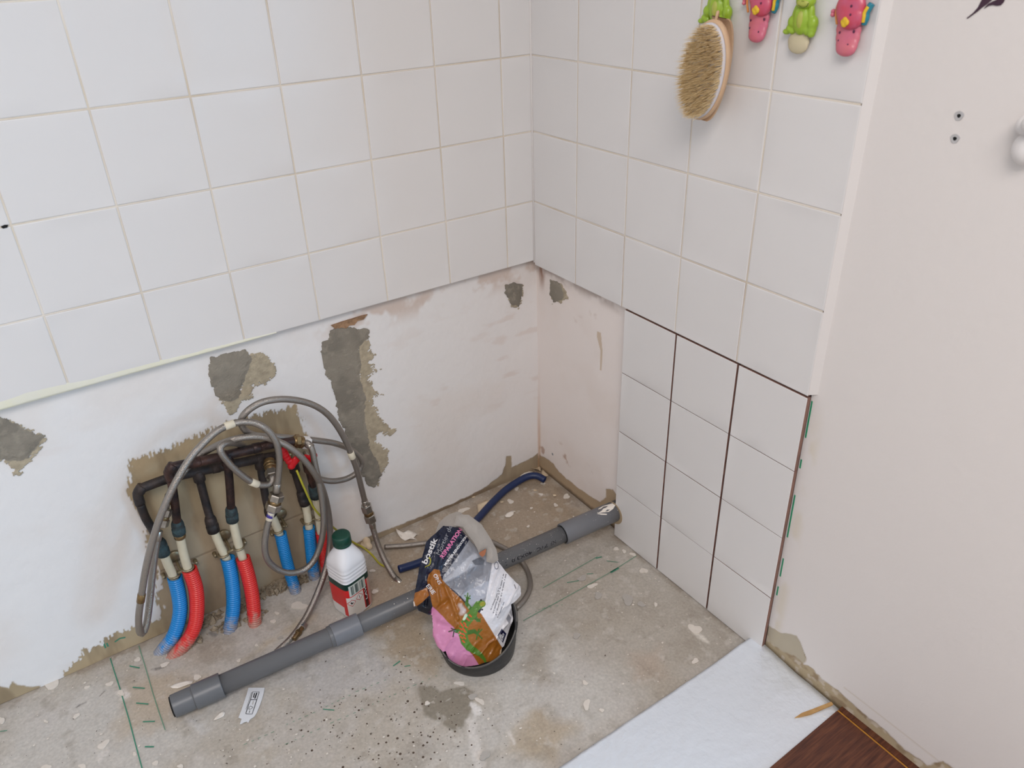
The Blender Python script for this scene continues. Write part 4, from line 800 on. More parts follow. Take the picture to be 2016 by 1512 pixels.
# ------------------------------------------------------------------ torn mortar bag
bn = np.array((-.3, -.72, .62)); bn /= np.linalg.norm(bn); BP = np.array((-.4665, -.428, .0345))
def bagpt(px, py, off=0., org=BP):
    px = np.asarray(px, float); py = np.asarray(py, float)
    d = np.stack([(px - 1008) / FPX, -(py - 756) / FPX, -np.ones_like(px)], -1) @ _M.T
    t = ((org - _C) @ bn) / (d @ bn); return _C + d * t[..., None] + bn * np.asarray(off)[..., None]
zoomP = lambda pts: [(720 + x * .26455, 960 + y * .26455) for x, y in pts]       # 400-px study crop of the bag
z5 = lambda pts: [(720 + x * .16865, 1000 + y * .16865) for x, y in pts]          # 340-px study crop of its upper half
OUT = zoomP([(572, 285), (700, 290), (770, 385), (850, 470), (905, 520), (945, 505), (960, 515), (1040, 620), (1105, 690), (1152, 735), (1157, 790), (1100, 960), (1030, 1180), (1015, 1192), (1000, 1280), (960, 1310), (850, 1420), (700, 1430), (600, 1330), (560, 1235), (530, 1180), (497, 1100), (500, 1040), (492, 950), (470, 948), (430, 930), (390, 915), (378, 880), (357, 885), (352, 850), (366, 770), (380, 690), (395, 600), (412, 540), (450, 400), (480, 370), (512, 345)])
FILM = zoomP([(770, 385), (905, 520), (960, 515), (935, 560), (910, 680), (885, 800), (885, 830), (860, 850), (770, 880), (690, 790), (620, 730), (565, 690), (570, 655)])
BROWN = zoomP([(505, 602), (545, 607), (560, 672), (620, 740), (700, 815), (765, 890), (850, 925), (1015, 1190), (1005, 1300), (960, 1420), (860, 1420), (858, 1345), (790, 1235), (720, 1160), (680, 1075), (650, 1030), (600, 985), (570, 950), (495, 880), (475, 790), (455, 690), (465, 648)])
TIP = zoomP([(455, 735), (420, 755), (366, 782), (352, 850), (357, 890), (378, 888), (420, 850), (470, 795)])
PINK = zoomP([(495, 880), (570, 950), (600, 985), (650, 1030), (680, 1075), (720, 1160), (790, 1235), (858, 1345), (870, 1430), (700, 1440), (500, 1300), (480, 1100), (488, 900)])
WHITE = zoomP([(945, 500), (970, 500), (1170, 720), (1170, 800), (1030, 1200), (1015, 1192), (835, 935), (880, 830), (910, 680), (935, 560)])
st_ = .62; px = np.arange(808, 1030, st_); py = np.arange(1026, 1340, st_); PX, PY = np.meshgrid(px, py)
d = sdf(PX, PY, OUT) + (fbm(PX / 9, PY / 9, 3) - .5) * 1.2; keep = d < 0
wr = fbm(PX / 26 + PY / 60, PY / 22 - PX / 50, 201); rid = 1 - np.abs(2 * fbm((PX * .8 + PY * .45) / 34, (PY * .8 - PX * .45) / 80, 205) - 1)
def ridge(a, b, wd):
    ex, ey = b[0] - a[0], b[1] - a[1]; t = np.clip(((PX - a[0]) * ex + (PY - a[1]) * ey) / (ex * ex + ey * ey), 0, 1); return np.exp(-((PX - a[0] - t * ex) ** 2 + (PY - a[1] - t * ey) ** 2) / wd ** 2)
bul = .026 * (1 - np.exp(np.minimum(d, 0) / 26)) + .006 * (wr - .5) * (1 - np.exp(np.minimum(d, 0) / 6)) + .006 * rid ** 6
for a, b, wd, h in (((870, 1140), (900, 1215), 4, .006), ((855, 1140), (862, 1180), 4, .005), ((905, 1180), (912, 1215), 6, .005), ((850, 1205), (880, 1180), 5, -.006), ((855, 1250), (870, 1280), 5, .003), ((873, 1060), (862, 1120), 5, .005), ((845, 1130), (838, 1190), 4, -.006), ((878, 1150), (965, 1110), 9, -.003), ((960, 1100), (955, 1185), 3, .002), ((900, 1040), (940, 1090), 8, .004), ((860, 1225), (900, 1240), 7, -.004)):
    bul = bul + h * ridge(a, b, wd) * (d < -1)
bul = bul * (1 - .6 * sst(1215, 1305, PY + .25 * (PX - 920))); bul = np.where(keep, bul, 0)
def bag_off(x, y):                                   # height of the bag's skin over its mid plane
    i = np.clip(np.round((np.asarray(y) - py[0]) / st_).astype(int), 0, len(py) - 1); j = np.clip(np.round((np.asarray(x) - px[0]) / st_).astype(int), 0, len(px) - 1); return bul[i, j]
C = np.ones(PX.shape + (3,)) * lin((20, 26, 48)); C = blend(C, .4 * sst(.5, .7, wr), (30, 36, 62))
def art(poly, c, soft=.7, amp=0., k=1.):
    global C
    C = blend(C, k * sst(soft, -soft, sdf(PX, PY, poly) + amp * (fbm(PX / 7, PY / 7, 9) - .5)), c)
art(FILM, (150, 152, 160)); 
art(zoomP([(620, 640), (800, 480), (830, 500), (840, 560), (700, 650), (580, 700), (565, 690)]), (190, 192, 200), 1.5, 3, .8)
art(zoomP([(700, 790), (885, 690), (905, 690), (890, 800), (800, 850), (760, 870)]), (176, 180, 192), 1.5, 3, .8)
art(zoomP([(600, 700), (760, 600), (880, 560), (870, 640), (720, 750), (640, 750)]), (122, 124, 132), 2, 4, .8)
art(zoomP([(780, 540), (850, 515), (885, 540), (870, 570), (810, 575)]), (96, 98, 106), 1, 1, .9)
art(zoomP([(770, 390), (850, 470), (800, 490), (700, 540)]), (136, 136, 142), 2, 3, .7)
art(WHITE, (226, 224, 228)); art(zoomP([(965, 530), (1000, 600), (930, 800), (900, 830)]), (206, 204, 210), 2, 2, .5)
art(BROWN, (158, 98, 34), .7, 1); art(TIP, (160, 98, 38), .7, 1)
C = blend(C, .35 * sst(.5, .72, wr) * sst(.7, -.7, sdf(PX, PY, BROWN)), (150, 86, 28))
art(PINK, (214, 140, 180), .7, .6); art(zoomP([(380, 880), (480, 800), (490, 940), (420, 935)]), (12, 12, 22), 1, 0, .9)
art(zoomP([(352, 845), (360, 845), (372, 890), (362, 895)]), (226, 216, 206), .5); art(zoomP([(1000, 1210), (1014, 1192), (998, 1300), (985, 1300)]), (214, 190, 160), .6)
# small unreadable print of the white panel, as rows of dashes
for a, b in (((920, 905), (985, 738)), ((938, 930), (1022, 640)), ((957, 945), (1040, 640)), ((970, 965), (1020, 843))):
    (ax_, ay_), (bx_, by_) = zoomP([a, b]); ex, ey = bx_ - ax_, by_ - ay_; l = math.hypot(ex, ey); t = ((PX - ax_) * ex + (PY - ay_) * ey) / l; s = np.abs((PX - ax_) * ey - (PY - ay_) * ex) / l
    C = blend(C, .75 * ((t > 0) & (t < l) & (s < 1.1) & (vn(t / 1.9, t * 0, 7) > .34)), (96, 94, 102))
art(zoomP([(975, 1095), (1007, 1043), (1046, 1085), (1020, 1155)]), (26, 28, 66)); art(zoomP([(982, 1098), (996, 1080), (1004, 1090), (1014, 1090), (1018, 1078), (1030, 1092), (1014, 1142)]), (226, 224, 228)); art(zoomP([(1013, 1090), (1030, 1094), (1014, 1130), (1004, 1116)]), (26, 28, 66)); art(zoomP([(1016, 1096), (1026, 1098), (1014, 1122), (1008, 1114)]), (226, 224, 228))
art(zoomP([(1040, 972), (1058, 935), (1082, 968), (1064, 1012)]), (150, 150, 158)); art(zoomP([(1064, 925), (1082, 885), (1106, 920), (1086, 960)]), (170, 170, 176)); art(zoomP([(1098, 720), (1104, 716), (1114, 746), (1108, 750)]), (110, 108, 116), .5)
cxy = z5([(1518, 668)])[0]; rr2 = np.hypot(PX - cxy[0], (PY - cxy[1]) * .6); C = blend(C, .8 * (np.abs(rr2 - 4) < .7), (70, 70, 90))
# the gecko emblem printed across the panels
def caps(P, col_, soft=.5):
    global C
    for (x0, y0, r0), (x1, y1, r1) in zip(P[:-1], P[1:]):
        ex, ey = x1 - x0, y1 - y0; t = np.clip(((PX - x0) * ex + (PY - y0) * ey) / (ex * ex + ey * ey + 1e-9), 0, 1); dd = np.hypot(PX - x0 - t * ex, PY - y0 - t * ey) - (r0 + (r1 - r0) * t); C = blend(C, sst(soft, -soft, dd), col_)
gz = lambda pts: [(880 + x * .13223, 1130 + y * .13223, r) for x, y, r in pts]
G = (86, 128, 46); GD = (66, 108, 36)
for leg, toes in (([(330, 490, 4), (275, 420, 3.6), (285, 350, 2.4)], [(250, 300), (292, 268), (325, 305), (330, 345)]), ([(400, 620, 4), (440, 670, 3), (465, 668, 2)], [(480, 640), (475, 690), (440, 640)]), ([(215, 830, 4), (130, 830, 3.6), (95, 810, 2.4)], [(55, 790), (20, 840), (80, 910)]), ([(300, 850, 4.6), (390, 830, 4), (440, 870, 2.6)], [(505, 805), (510, 945), (425, 955), (460, 800)])):
    caps(gz(leg), GD); 
    for tx, ty in toes: caps(gz([(leg[-1][0], leg[-1][1], 1.5), (tx, ty, 1.2)]), GD if leg[0][0] != 215 else (86, 70, 66))
caps(gz([(505, 425, 6.8), (455, 440, 8), (400, 500, 6.8), (365, 570, 8.8), (300, 650, 9), (250, 720, 8.6), (230, 800, 8.4), (228, 880, 8.4), (255, 990, 8), (320, 1075, 7.4), (400, 1125, 6), (490, 1190, 4.4), (550, 1260, 3), (578, 1330, 1.8), (575, 1375, 1)]), G)
caps(gz([(520, 420, 4), (500, 430, 4.4)]), (150, 150, 48)); caps(gz([(488, 368, 1.8), (486, 372, 1.8)]), (20, 24, 24)); caps(gz([(505, 512, 1.6), (508, 508, 1.6)]), (24, 30, 30))
for i, (x, y) in enumerate([(270, 630), (330, 600), (300, 660), (250, 715), (215, 750), (270, 760), (235, 800), (195, 800), (255, 835), (190, 860), (235, 880), (205, 925), (250, 930), (235, 985), (200, 720)]): caps(gz([(x - 12, y - 12, 1.5), (x + 16, y + 14, 1.2)]), (216, 84, 44))
caps(gz([(265, 590, 3), (235, 650, 2.4)]), (206, 224, 196)); caps(gz([(180, 440, 4), (225, 520, 4.5), (200, 560, 4)]), (206, 190, 186), 3)
e = empty('mortar_bag', (BP[0], BP[1], .01), 'torn mortar bag with pink and brown gecko print, standing in the black bucket', 'bag')
Vf = bagpt(PX, PY, bul); rr_b = np.hypot(Vf[..., 0] - cx, Vf[..., 1] - cy); ta_ = np.arctan2(Vf[..., 1] - cy, Vf[..., 0] - cx); keep &= (Vf[..., 2] > .0085) & ((rr_b < .0745) | (Vf[..., 2] > .066 + .034 * np.cos(ta_ - R(28)) + .001)); Vf = Vf.reshape(-1, 3); Q = grid_faces(len(px), len(py), keep[:-1, :-1] & keep[1:, :-1] & keep[:-1, 1:] & keep[1:, 1:])
v1, q1, c1 = compact(Vf, Q, C.reshape(-1, 3)); np_mesh('front_panel', v1, q1, e, M['bag'], True, True, c1)
bk = np.where(keep, -.024 * np.clip((BP[2] + (1316 - PY) * .0008) / .05, .05, 1) * (1 - np.exp(np.minimum(d, 0) / 22)) - .0006, 0); s_ = 3
Vb = bagpt(PX[::s_, ::s_], PY[::s_, ::s_], bk[::s_, ::s_]).reshape(-1, 3); kb = keep[::s_, ::s_]; Qb = grid_faces(kb.shape[1], kb.shape[0], kb[:-1, :-1] & kb[1:, :-1] & kb[:-1, 1:] & kb[1:, 1:])
cb = np.ones((len(Vb), 3)) * lin((30, 34, 56)); rr_b = np.hypot(Vb[:, 0] - cx, Vb[:, 1] - cy); ok_ = (Vb[:, 2] > .008) & ((rr_b < .0745) | (Vb[:, 2] > .066 + .034 * np.cos(np.arctan2(Vb[:, 1] - cy, Vb[:, 0] - cx) - R(28)) + .001)); Qb = Qb[ok_[Qb].all(1)]; v1, q1, c1 = compact(Vb, Qb, cb); np_mesh('back_panel', v1, q1, e, M['bag'], True, False, c1)
# cloudy transparent film standing up behind the printed panel
FO = z5([(810, 330), (815, 270), (850, 180), (910, 110), (985, 65), (1060, 40), (1110, 45), (1160, 90), (1200, 150), (1270, 180), (1300, 210), (1350, 300), (1400, 400), (1450, 470), (1490, 560), (1500, 640), (1450, 760), (1200, 800), (900, 500)])
px2 = np.arange(850, 980, 1.); py2 = np.arange(1000, 1140, 1.); PX2, PY2 = np.meshgrid(px2, py2); d2 = sdf(PX2, PY2, FO); k2_ = d2 < 0
org2 = BP - bn * .012; fb = .020 * (1 - np.exp(np.minimum(d2, 0) / 20)) + .004 * (fbm(PX2 / 24, PY2 / 24, 301) - .5)
Vt = bagpt(PX2, PY2, fb, org2).reshape(-1, 3); Vb = bagpt(PX2, PY2, fb - .004, org2).reshape(-1, 3); kk = k2_[:-1, :-1] & k2_[1:, :-1] & k2_[:-1, 1:] & k2_[1:, 1:]; Q = grid_faces(len(px2), len(py2), kk)
# the same film folds forward over the upper right edge of the print
v1, q1, c1 = compact(np.r_[Vt, Vb], np.r_[Q[:, ::-1], Q + len(Vt)], np.zeros((2 * len(Vt), 3))); np_mesh('film_back', v1, q1, e, M['film'], True)
FF = z5([(1010, 200), (1120, 225), (1190, 330), (1240, 390), (1290, 490), (1300, 520), (1370, 470), (1395, 470), (1390, 560), (1385, 620), (1470, 640), (1530, 600), (1510, 480), (1435, 340), (1335, 185), (1185, 75), (1050, 80)])
px3 = np.arange(880, 978, .8); py3 = np.arange(1010, 1112, .8); PX3, PY3 = np.meshgrid(px3, py3); d3 = sdf(PX3, PY3, FF); k3_ = d3 < 0; f3 = .030 + .006 * (1 - np.exp(np.minimum(d3, 0) / 8)) + .003 * (fbm(PX3 / 18, PY3 / 18, 303) - .5)
Vt = bagpt(PX3, PY3, f3).reshape(-1, 3); Vb = bagpt(PX3, PY3, f3 - .0025).reshape(-1, 3); kk = k3_[:-1, :-1] & k3_[1:, :-1] & k3_[:-1, 1:] & k3_[1:, 1:]; Q = grid_faces(len(px3), len(py3), kk)
v1, q1, c1 = compact(np.r_[Vt, Vb], np.r_[Q[:, ::-1], Q + len(Vt)], np.zeros((2 * len(Vt), 3))); np_mesh('film_fold', v1, q1, e, M['film'], True)
sl = z5([(1298, 518), (1330, 495), (1382, 468), (1380, 500), (1365, 540), (1340, 562), (1315, 545)]); slab('torn_slit', [bagpt(x, y, .0385) for x, y in sl], bn, .001, M['orangeslit'], e)
def bag_text(name, s, a, b, hgt, m_, bold=.01, lift=.0006):
    ax_, ay_ = a; bx_, by_ = b; ex, ey = bx_ - ax_, by_ - ay_; l = math.hypot(ex, ey)
    def fn(u, v):
        x = ax_ + ex * u + ey / l * hgt * v; y = ay_ + ey * u - ex / l * hgt * v; o_ = max(bag_off(x, y), bag_off(x + .8, y), bag_off(x - .8, y), bag_off(x, y + .8), bag_off(x, y - .8)); return bagpt(x, y, o_ + lift)
    return text_map(name, s, fn, m_, e, bold)
bag_text('lettering', 'bostik', *z5([(705, 655), (835, 360)]), 10, M['twhite'], .03)
bag_text('lettering', 'Mortier de', *z5([(858, 545), (1010, 215)]), 8.5, M['tgrey'], 0)
bag_text('lettering', 'REPARATION', *z5([(893, 585), (1125, 255)]), 8, M['tpink'], .03)
bag_text('lettering', 'MORTIER RENOVATION', *z5([(925, 668), (1180, 335)]), 4.6, M['twhite'], .03)
bag_text('lettering', 'ONS', *z5([(780, 775), (845, 885)]), 7, M['twhite']); bag_text('lettering', 'ERIE', *z5([(700, 905), (775, 1000)]), 8, M['twhite'], .02)
P = [bagpt(x, y, bag_off(x, y) + .001) for x, y in z5([(735, 570), (752, 600), (748, 640), (730, 665), (700, 675), (690, 690)])]
tube('gecko_mark', spline(P, 5), .0011, M['yellowink'], e, 6, rad=lambda s, L_: .0014 * (1 - .7 * s / L_) + .0003)

# ------------------------------------------------------------------ loose bits on the floor
e = empty('torn_label', Fl(490, 1388), 'torn white paper label with black printed boxes beside the drain pipe', 'label')
zl_ = lambda pts, z=.0022: [Fl(460 + x * .05952, 1340 + y * .05952, z) for x, y in pts]
slab('paper', zl_([(490, 232), (1026, 232), (985, 430), (925, 640), (850, 850), (760, 1060), (690, 1170), (610, 1230), (540, 1275), (515, 1330), (480, 1390), (420, 1350), (330, 1380), (270, 1420), (205, 1440), (225, 1370), (262, 1262), (160, 1222), (260, 960), (350, 700), (430, 450)]), (0, 0, 1), .0008, mat('white_paper', L(222, 224, 228), .6), e)
def pl_(P, wd, m_=M['ink']): return stroke(P, wd, m_, e, lambda x, y: Fl(460 + x * .05952, 1340 + y * .05952, .0026), (0, 0, 1), 'printed_line')
pl_([(400, 1095), (500, 780), (560, 628), (625, 372), (845, 375), (765, 628), (690, 870), (610, 1105), (400, 1095)], .0013); pl_([(560, 628), (765, 628)], .0013); pl_([(590, 385), (480, 740), (405, 950)], .0006)
pl_([(765, 400), (700, 595)], .0024); pl_([(692, 410), (655, 560)], .0020); pl_([(655, 665), (625, 790)], .0014, M['splatgrey']); pl_([(500, 945), (510, 870), (560, 840), (600, 860), (640, 885), (600, 920), (560, 940), (500, 945)], .0009); pl_([(538, 985), (512, 1065)], .001)
def flake(label, pts, lift, m_=M['flake'], group=None, z0=.001):
    """curled paint flake: outline in the floor plane, domed by lift"""
    P = [Fl(x, y, z0) for x, y in pts]; c = sum(P) / len(P); n = len(P); V = [p + (0, 0, lift * (.15 + .85 * (i % 3 == 0))) for i, p in enumerate(P)]; V += [c + (p - c) * .5 + (0, 0, lift * .25) for p in P]; V.append(c + (0, 0, lift * .1)); V += [v - np.array((0, 0, .0008)) for v in V]
    k = 2 * n + 1; Fc = []
    for i in range(n):
        j = (i + 1) % n; a = [(i, j, n + j, n + i), (n + i, n + j, 2 * n)]; Fc += a + [tuple(x + k for x in f[::-1]) for f in a] + [(j, i, i + k, j + k)]
    return tag(mesh('paint_flake', V, Fc, m_, None, True), label, 'flake', group)
flake('large curled white paint flake at the wall foot left of the bag', z5([(347, 252), (385, 262), (430, 285), (500, 280), (565, 285), (607, 310), (590, 335), (560, 350), (585, 370), (520, 378), (460, 385), (410, 355), (370, 310)]), .006)
flake('leaf-shaped white paint flake left of the capped pipe end', [(335, 1353), (345, 1346), (355, 1343), (368, 1341), (381, 1340), (378, 1345), (366, 1350), (350, 1355), (340, 1355)], .0015)
flake('teardrop white paint flake right of the capped pipe end', [(420, 1420), (426, 1410), (432, 1403), (440, 1400), (443, 1404), (440, 1410), (432, 1415)], .002)
flake('oval white flake on bare concrete right of the dark blue conduit', [(994, 1016), (998, 1010), (1008, 1005), (1012, 1007), (1011, 1013), (1004, 1018), (996, 1019)], .002)
flake('thick cream plaster flake partly under the dark blue conduit', [(940, 997), (948, 990), (956, 985), (963, 988), (964, 997), (955, 1006), (948, 1016), (941, 1008)], .006, M['flake2'])
flake('cream plaster flake standing in the corner on the conduit end', [(1046, 928), (1050, 918), (1056, 911), (1063, 911), (1065, 918), (1064, 928), (1056, 930)], .012, M['flake2'])
flake('white flake lying along the bend of the dark blue conduit', [(1024, 938), (1032, 931), (1042, 928), (1049, 930), (1046, 935), (1036, 938), (1028, 940)], .002, M['flake'], None, .024)
flake('small cream flake between the conduit mouth and the wall in the corner', [(1068, 926), (1074, 930), (1080, 935), (1078, 940), (1070, 938), (1066, 932)], .005, M['flake2'])
for x, y, l in ((932, 978, 'tiny cream crumb on the wall foot left of the blue conduit'), (1054, 965, 'tiny cream crumb just below the mouth of the blue conduit'), (1092, 975, 'tiny cream crumb on bare concrete near the right wall foot'), (988, 988, 'tiny cream crumb between the blue conduit and the oval flake'), (755, 1050, 'tiny cream crumb at the wall foot beside the hanging hose')):
    flake(l, [(x - 4, y), (x - 1, y - 2), (x + 4, y - 1), (x + 3, y + 2), (x - 2, y + 2)], .002, M['flake2'])
e_ = blob('plaster_chunk', [(Fl(722, 1068, .012), (.010, .009, .016)), (Fl(718, 1072, .006), (.011, .01, .009)), (Fl(727, 1076, .006), (.008, .008, .008))], M['flake2'], None, .0022, 1)
tag(e_, 'broken chunk of plaster at the wall foot behind the hanging hose', 'plaster chunk')
# silver underlay and dark laminate
def sheet(name, corners, th, m_, parent, n=24, bow=None):
    P = [np.array(c, float) for c in corners]; V = []
    for j in range(n + 1):
        for i in range(n + 1):
            a, b = i / n, j / n; p = (P[0] * (1 - a) + P[1] * a) * (1 - b) + (P[3] * (1 - a) + P[2] * a) * b; p = p + (0, 0, bow(a, b) if bow else 0); V.append(p)
    k = len(V); V += [p - np.array((0, 0, th)) for p in V]; w_ = n + 1; Fc = []
    for j in range(n):
        for i in range(n): q = (j * w_ + i, j * w_ + i + 1, (j + 1) * w_ + i + 1, (j + 1) * w_ + i); Fc += [q, tuple(x + k for x in q[::-1])]
    for i in range(n):
        Fc += [(i + 1, i, i + k, i + 1 + k), (n * w_ + i, n * w_ + i + 1, n * w_ + i + 1 + k, n * w_ + i + k), (i * w_, (i + 1) * w_, (i + 1) * w_ + k, i * w_ + k), ((i + 1) * w_ + n, i * w_ + n, i * w_ + n + k, (i + 1) * w_ + n + k)]
    o = mesh(name, V, Fc, m_, parent, True)
    return o
us0 = Fl(1490, 1250, .012); us1 = Fl(1645, 1395, .006); d_ = Fl(1105, 1512, .004) - Fl(1490, 1250, .012)
c0, c1 = us0, us1; c0[0] = min(c0[0], .009); c1[0] = min(c1[0], .009)
far = -1.0; c3 = c0 + d_ * 2.2; c3[2] = .004; c2 = np.array([c3[0] + .02, c1[1] - .30, .004]); c1b = c1.copy(); c1b[1] -= .26; c1b[2] = .005; c2[1] = c3[1] - .48
def bow(a, b): return .0022 * (vn(np.array([a * 34.]), np.array([b * 60.]), 8)[0] - .3) * (max(0, 1 - b * 6) * max(0, 1 - a * 2.3) + max(0, 1 - a * 9) * .7) + (.007 * max(0, 1 - b * 9) + .0035 * max(0, 1 - b * 14) * sin(a * 18)) * max(0, 1 - a * 2.3) + .0012 * (vn(np.array([a * 7.]), np.array([b * 9.]), 3)[0] - .5)
o = sheet('underlay_sheet', [c0, c1b, c2, c3], .003, M['foil'], None, 90, bow); tag(o, 'silver-white foil underlay sheet on the concrete by the dark laminate', 'underlay')
# laminate: first board ends at the sheet; a narrow ripped board lies along the wall
wz = .013; g0 = Fl(1640, 1398, wz); gl = Fl(1505, 1512, wz); dirn = (gl - g0) / np.linalg.norm(gl - g0); y1 = g0[1]
t0 = Fl(1648, 1399, wz); t1 = Fl(1800, 1525, wz); dl = (t1 - t0) / np.linalg.norm(t1 - t0)
e = empty('laminate_board', (g0[0], g0[1], 0), 'dark mahogany laminate board at the lower right edge of the silver underlay', 'floor board')
pA = t0; pB = t0 + dl * .55; pC = pB + dirn * 1.1; pD = pA + dirn * 1.1
slab('plank', [pA, pB, pC, pD], (0, 0, 1), .0062, M['wood'], e)
sd = np.array([-dirn[0], -dirn[1], 0]); slab('tongue', [pA + sd * .0042 - (0, 0, .0015), pB + sd * .0042 - (0, 0, .0015), pB - (0, 0, .0015), pA - (0, 0, .0015)], (0, 0, 1), .004, M['tongue'], e)
e2 = empty('laminate_strip', (t0[0], t0[1], 0), 'narrow dark laminate strip between the laminate board and the bare wall foot', 'floor board')
nA = t0 + sd * .0046; nA = nA + dl * .0; wA = sd * .0165
slab('strip', [nA, nA + dl * .55, nA + dl * .55 + wA, nA + wA], (0, 0, 1), .008, M['wood'], e2)
p, q = Fl(1564, 1415, .008), Fl(1638, 1386, .013); s_ = np.array((.3, 1, 0)) / 1.04
V = [p, p + (q - p) * .22 + s_ * .0035, p + (q - p) * .5 + s_ * .003, q + s_ * .003, q - s_ * .003, p + (q - p) * .4 - s_ * .0045, p + (q - p) * .12 - s_ * .002]
tag(slab('wood_splinter', [v + np.array((0, 0, .003)) for v in V], (0, 0, 1), .003, M['splint']), 'pale wood splinter lying on the silver underlay', 'splinter')
for x, y, s, l in ((1549, 1375, 3, 'white scrap on the silver underlay, farthest from the wood splinter'), (1543, 1391, 4, 'white scrap on the silver underlay just left of the wood splinter'), (1624, 1409, 4, 'white scrap on the silver underlay beside the laminate board edge')):
    flake(l, [(x - s, y + 1), (x, y - s), (x + s, y + 1), (x, y + s * .7)], .001, M['flake'], None, .0085)
tag(slab('grit_crumb', [Fl(1524, 1352, .011), Fl(1528, 1354, .011), Fl(1530, 1359, .011), Fl(1526, 1359, .011)], (0, 0, 1), .002, M['rubble']), 'dark crumb of grit on the silver underlay near the wall', 'grit')

# ------------------------------------------------------------------ hooks, brush and wall bits on the right wall
def HB(px, py, out=.0): return np.array(B(px, py, -out))
def frog(label, dx, dy):
    """seated green frog over a cream hook tongue; offsets move the control points that were measured on the second frog"""
    def h(x, y, o): return HB(x + dx, y + dy, o)
    e = empty('frog_hook', h(1575, 60, 0), label, 'wall hook')
    # (x, y, out, across, depth, up) in pixels / metres on the wall
    def ball(x, y, o, a, d, u, r=0): return (h(x, y, o), (d, a, u), (r, 0, 0))
    blob('frog_body', [ball(1579, 38, .010, .0135, .009, .020), ball(1579, 30, .010, .0125, .009, .014), ball(1562, 43, .009, .008, .007, .009), ball(1556, 56, .009, .006, .006, .006), ball(1549, 62, .009, .0062, .005, .004), ball(1560, 60, .009, .006, .005, .005),
                          ball(1600, 46, .009, .008, .007, .010), ball(1598, 58, .009, .007, .006, .008), ball(1597, 67, .010, .0055, .005, .005), ball(1590, 60, .009, .006, .006, .007), ball(1598, 28, .010, .0045, .005, .015, -.15), ball(1567, 26, .010, .0042, .005, .014, .2)], M['frog'], e, .0011, 5)
    blob('frog_head', [ball(1587, 2, .011, .0145, .0105, .0105), ball(1579, -14, .013, .0055, .0055, .006), ball(1595, -14, .013, .0055, .0055, .006)], M['frog'], e, .0011, 4)
    blob('muzzle', [ball(1582, 6, .0165, .0105, .006, .0065)], M['belly'], e, .001, 2); blob('belly', [ball(1577, 38, .0145, .006, .006, .013)], M['belly'], e, .001, 2)
    tube('smile', spline([h(1572, 10, .0215), h(1579, 15, .0225), h(1587, 13, .0225), h(1592, 6, .0215)], 5), .0006, M['mouth'], e, 6)
    for x in (1578, 1594): blob('eye', [ball(x, -15, .0172, .0028, .0028, .0032)], M['hole'], e, .0008, 0)
    for x in (1579, 1582): blob('nostril', [ball(x, 2, .0225, .0006, .0006, .0007)], M['mouth'], e, .0003, 0)
    blob('hook_tongue', [ball(1575, 70, .005, .0150, .0045, .014), ball(1572, 82, .007, .0180, .0045, .014), ball(1571, 90, .009, .0165, .0045, .011)], M['hookcream'], e, .0012, 6)
    return e
frog('second green frog wall hook, upper right, between the two pink fish hooks', 0, 0)
frog('first green frog wall hook, holding the bristle brush', -168, -21)
def fish(label, dx, dy, k=1.0):
    def h(x, y, o): return HB(1671 + (x - 1671) * k + dx, 60 + (y - 60) * k + dy, o)
    def ball(x, y, o, a, d, u, r=0): return (h(x, y, o), (d * k, a * k, u * k), (r, 0, 0))
    e = empty('fish_hook', h(1671, 60, 0), label, 'wall hook')
    blob('hook_strap', [ball(1673, 40, .006, .0190, .006, .016), ball(1671, 58, .007, .0190, .006, .014), ball(1669, 74, .008, .0182, .006, .014), ball(1667, 88, .010, .0165, .006, .013), ball(1665, 96, .012, .0150, .006, .010)], M['fishpink'], e, .0013, 6)
    blob('fish_body', [ball(1675, 16, .011, .0215, .009, .021), ball(1675, 33, .012, .0195, .009, .016), ball(1682, 0, .010, .016, .008, .012)], M['fishred'], e, .0013, 6)
    blob('fin', [ball(1664, 39, .0200, .0040, .0022, .0040), ball(1660, 43, .0190, .0038, .0022, .0040), ball(1662, 47, .0196, .0046, .0022, .0045), ball(1667, 44, .0203, .0035, .0022, .0042)], M['yellow'], e, .0008, 2)
    tube('gill_line', spline([h(1655, -2, .012), h(1648, 14, .012), h(1646, 30, .011), h(1648, 48, .009)], 5), .0016 * k, M['orange'], e, 8)
    blob('lips', [ball(1641, 22, .008, .003, .004, .003), ball(1640, 29, .008, .0032, .004, .003)], M['fishpink'], e, .0008, 2)
    tube('tail_edge', spline([h(1700, 47, .008), h(1705, 36, .009), h(1706, 26, .009), h(1711, 16, .009), h(1717, 7, .008)], 5), .0042 * k, M['teal'], e, 10); tube('tail_fin', spline([h(1699, 44, .0125), h(1701, 33, .0135), h(1702, 25, .0135), h(1709, 13, .0125)], 5), .0023 * k, M['yellow'], e, 8)
    for x, y, o, s in ((1676, 12, .0200, .0016), (1674, 29, .0210, .0014), (1653, 64, .0128, .0015), (1681, 62, .0128, .0018), (1651, 80, .0135, .0014), (1669, 88, .0160, .0013), (1662, 3, .0175, .0014)):
        blob('spot', [(h(x, y, o), (.0008, s, s * 1.15))], M['spot'], e, .0004, 0)
    return e
fish('lower pink fish wall hook, nearest the painted wall', 0, 0)
fish('upper pink fish wall hook, between the two green frogs', -176, -24, .96)
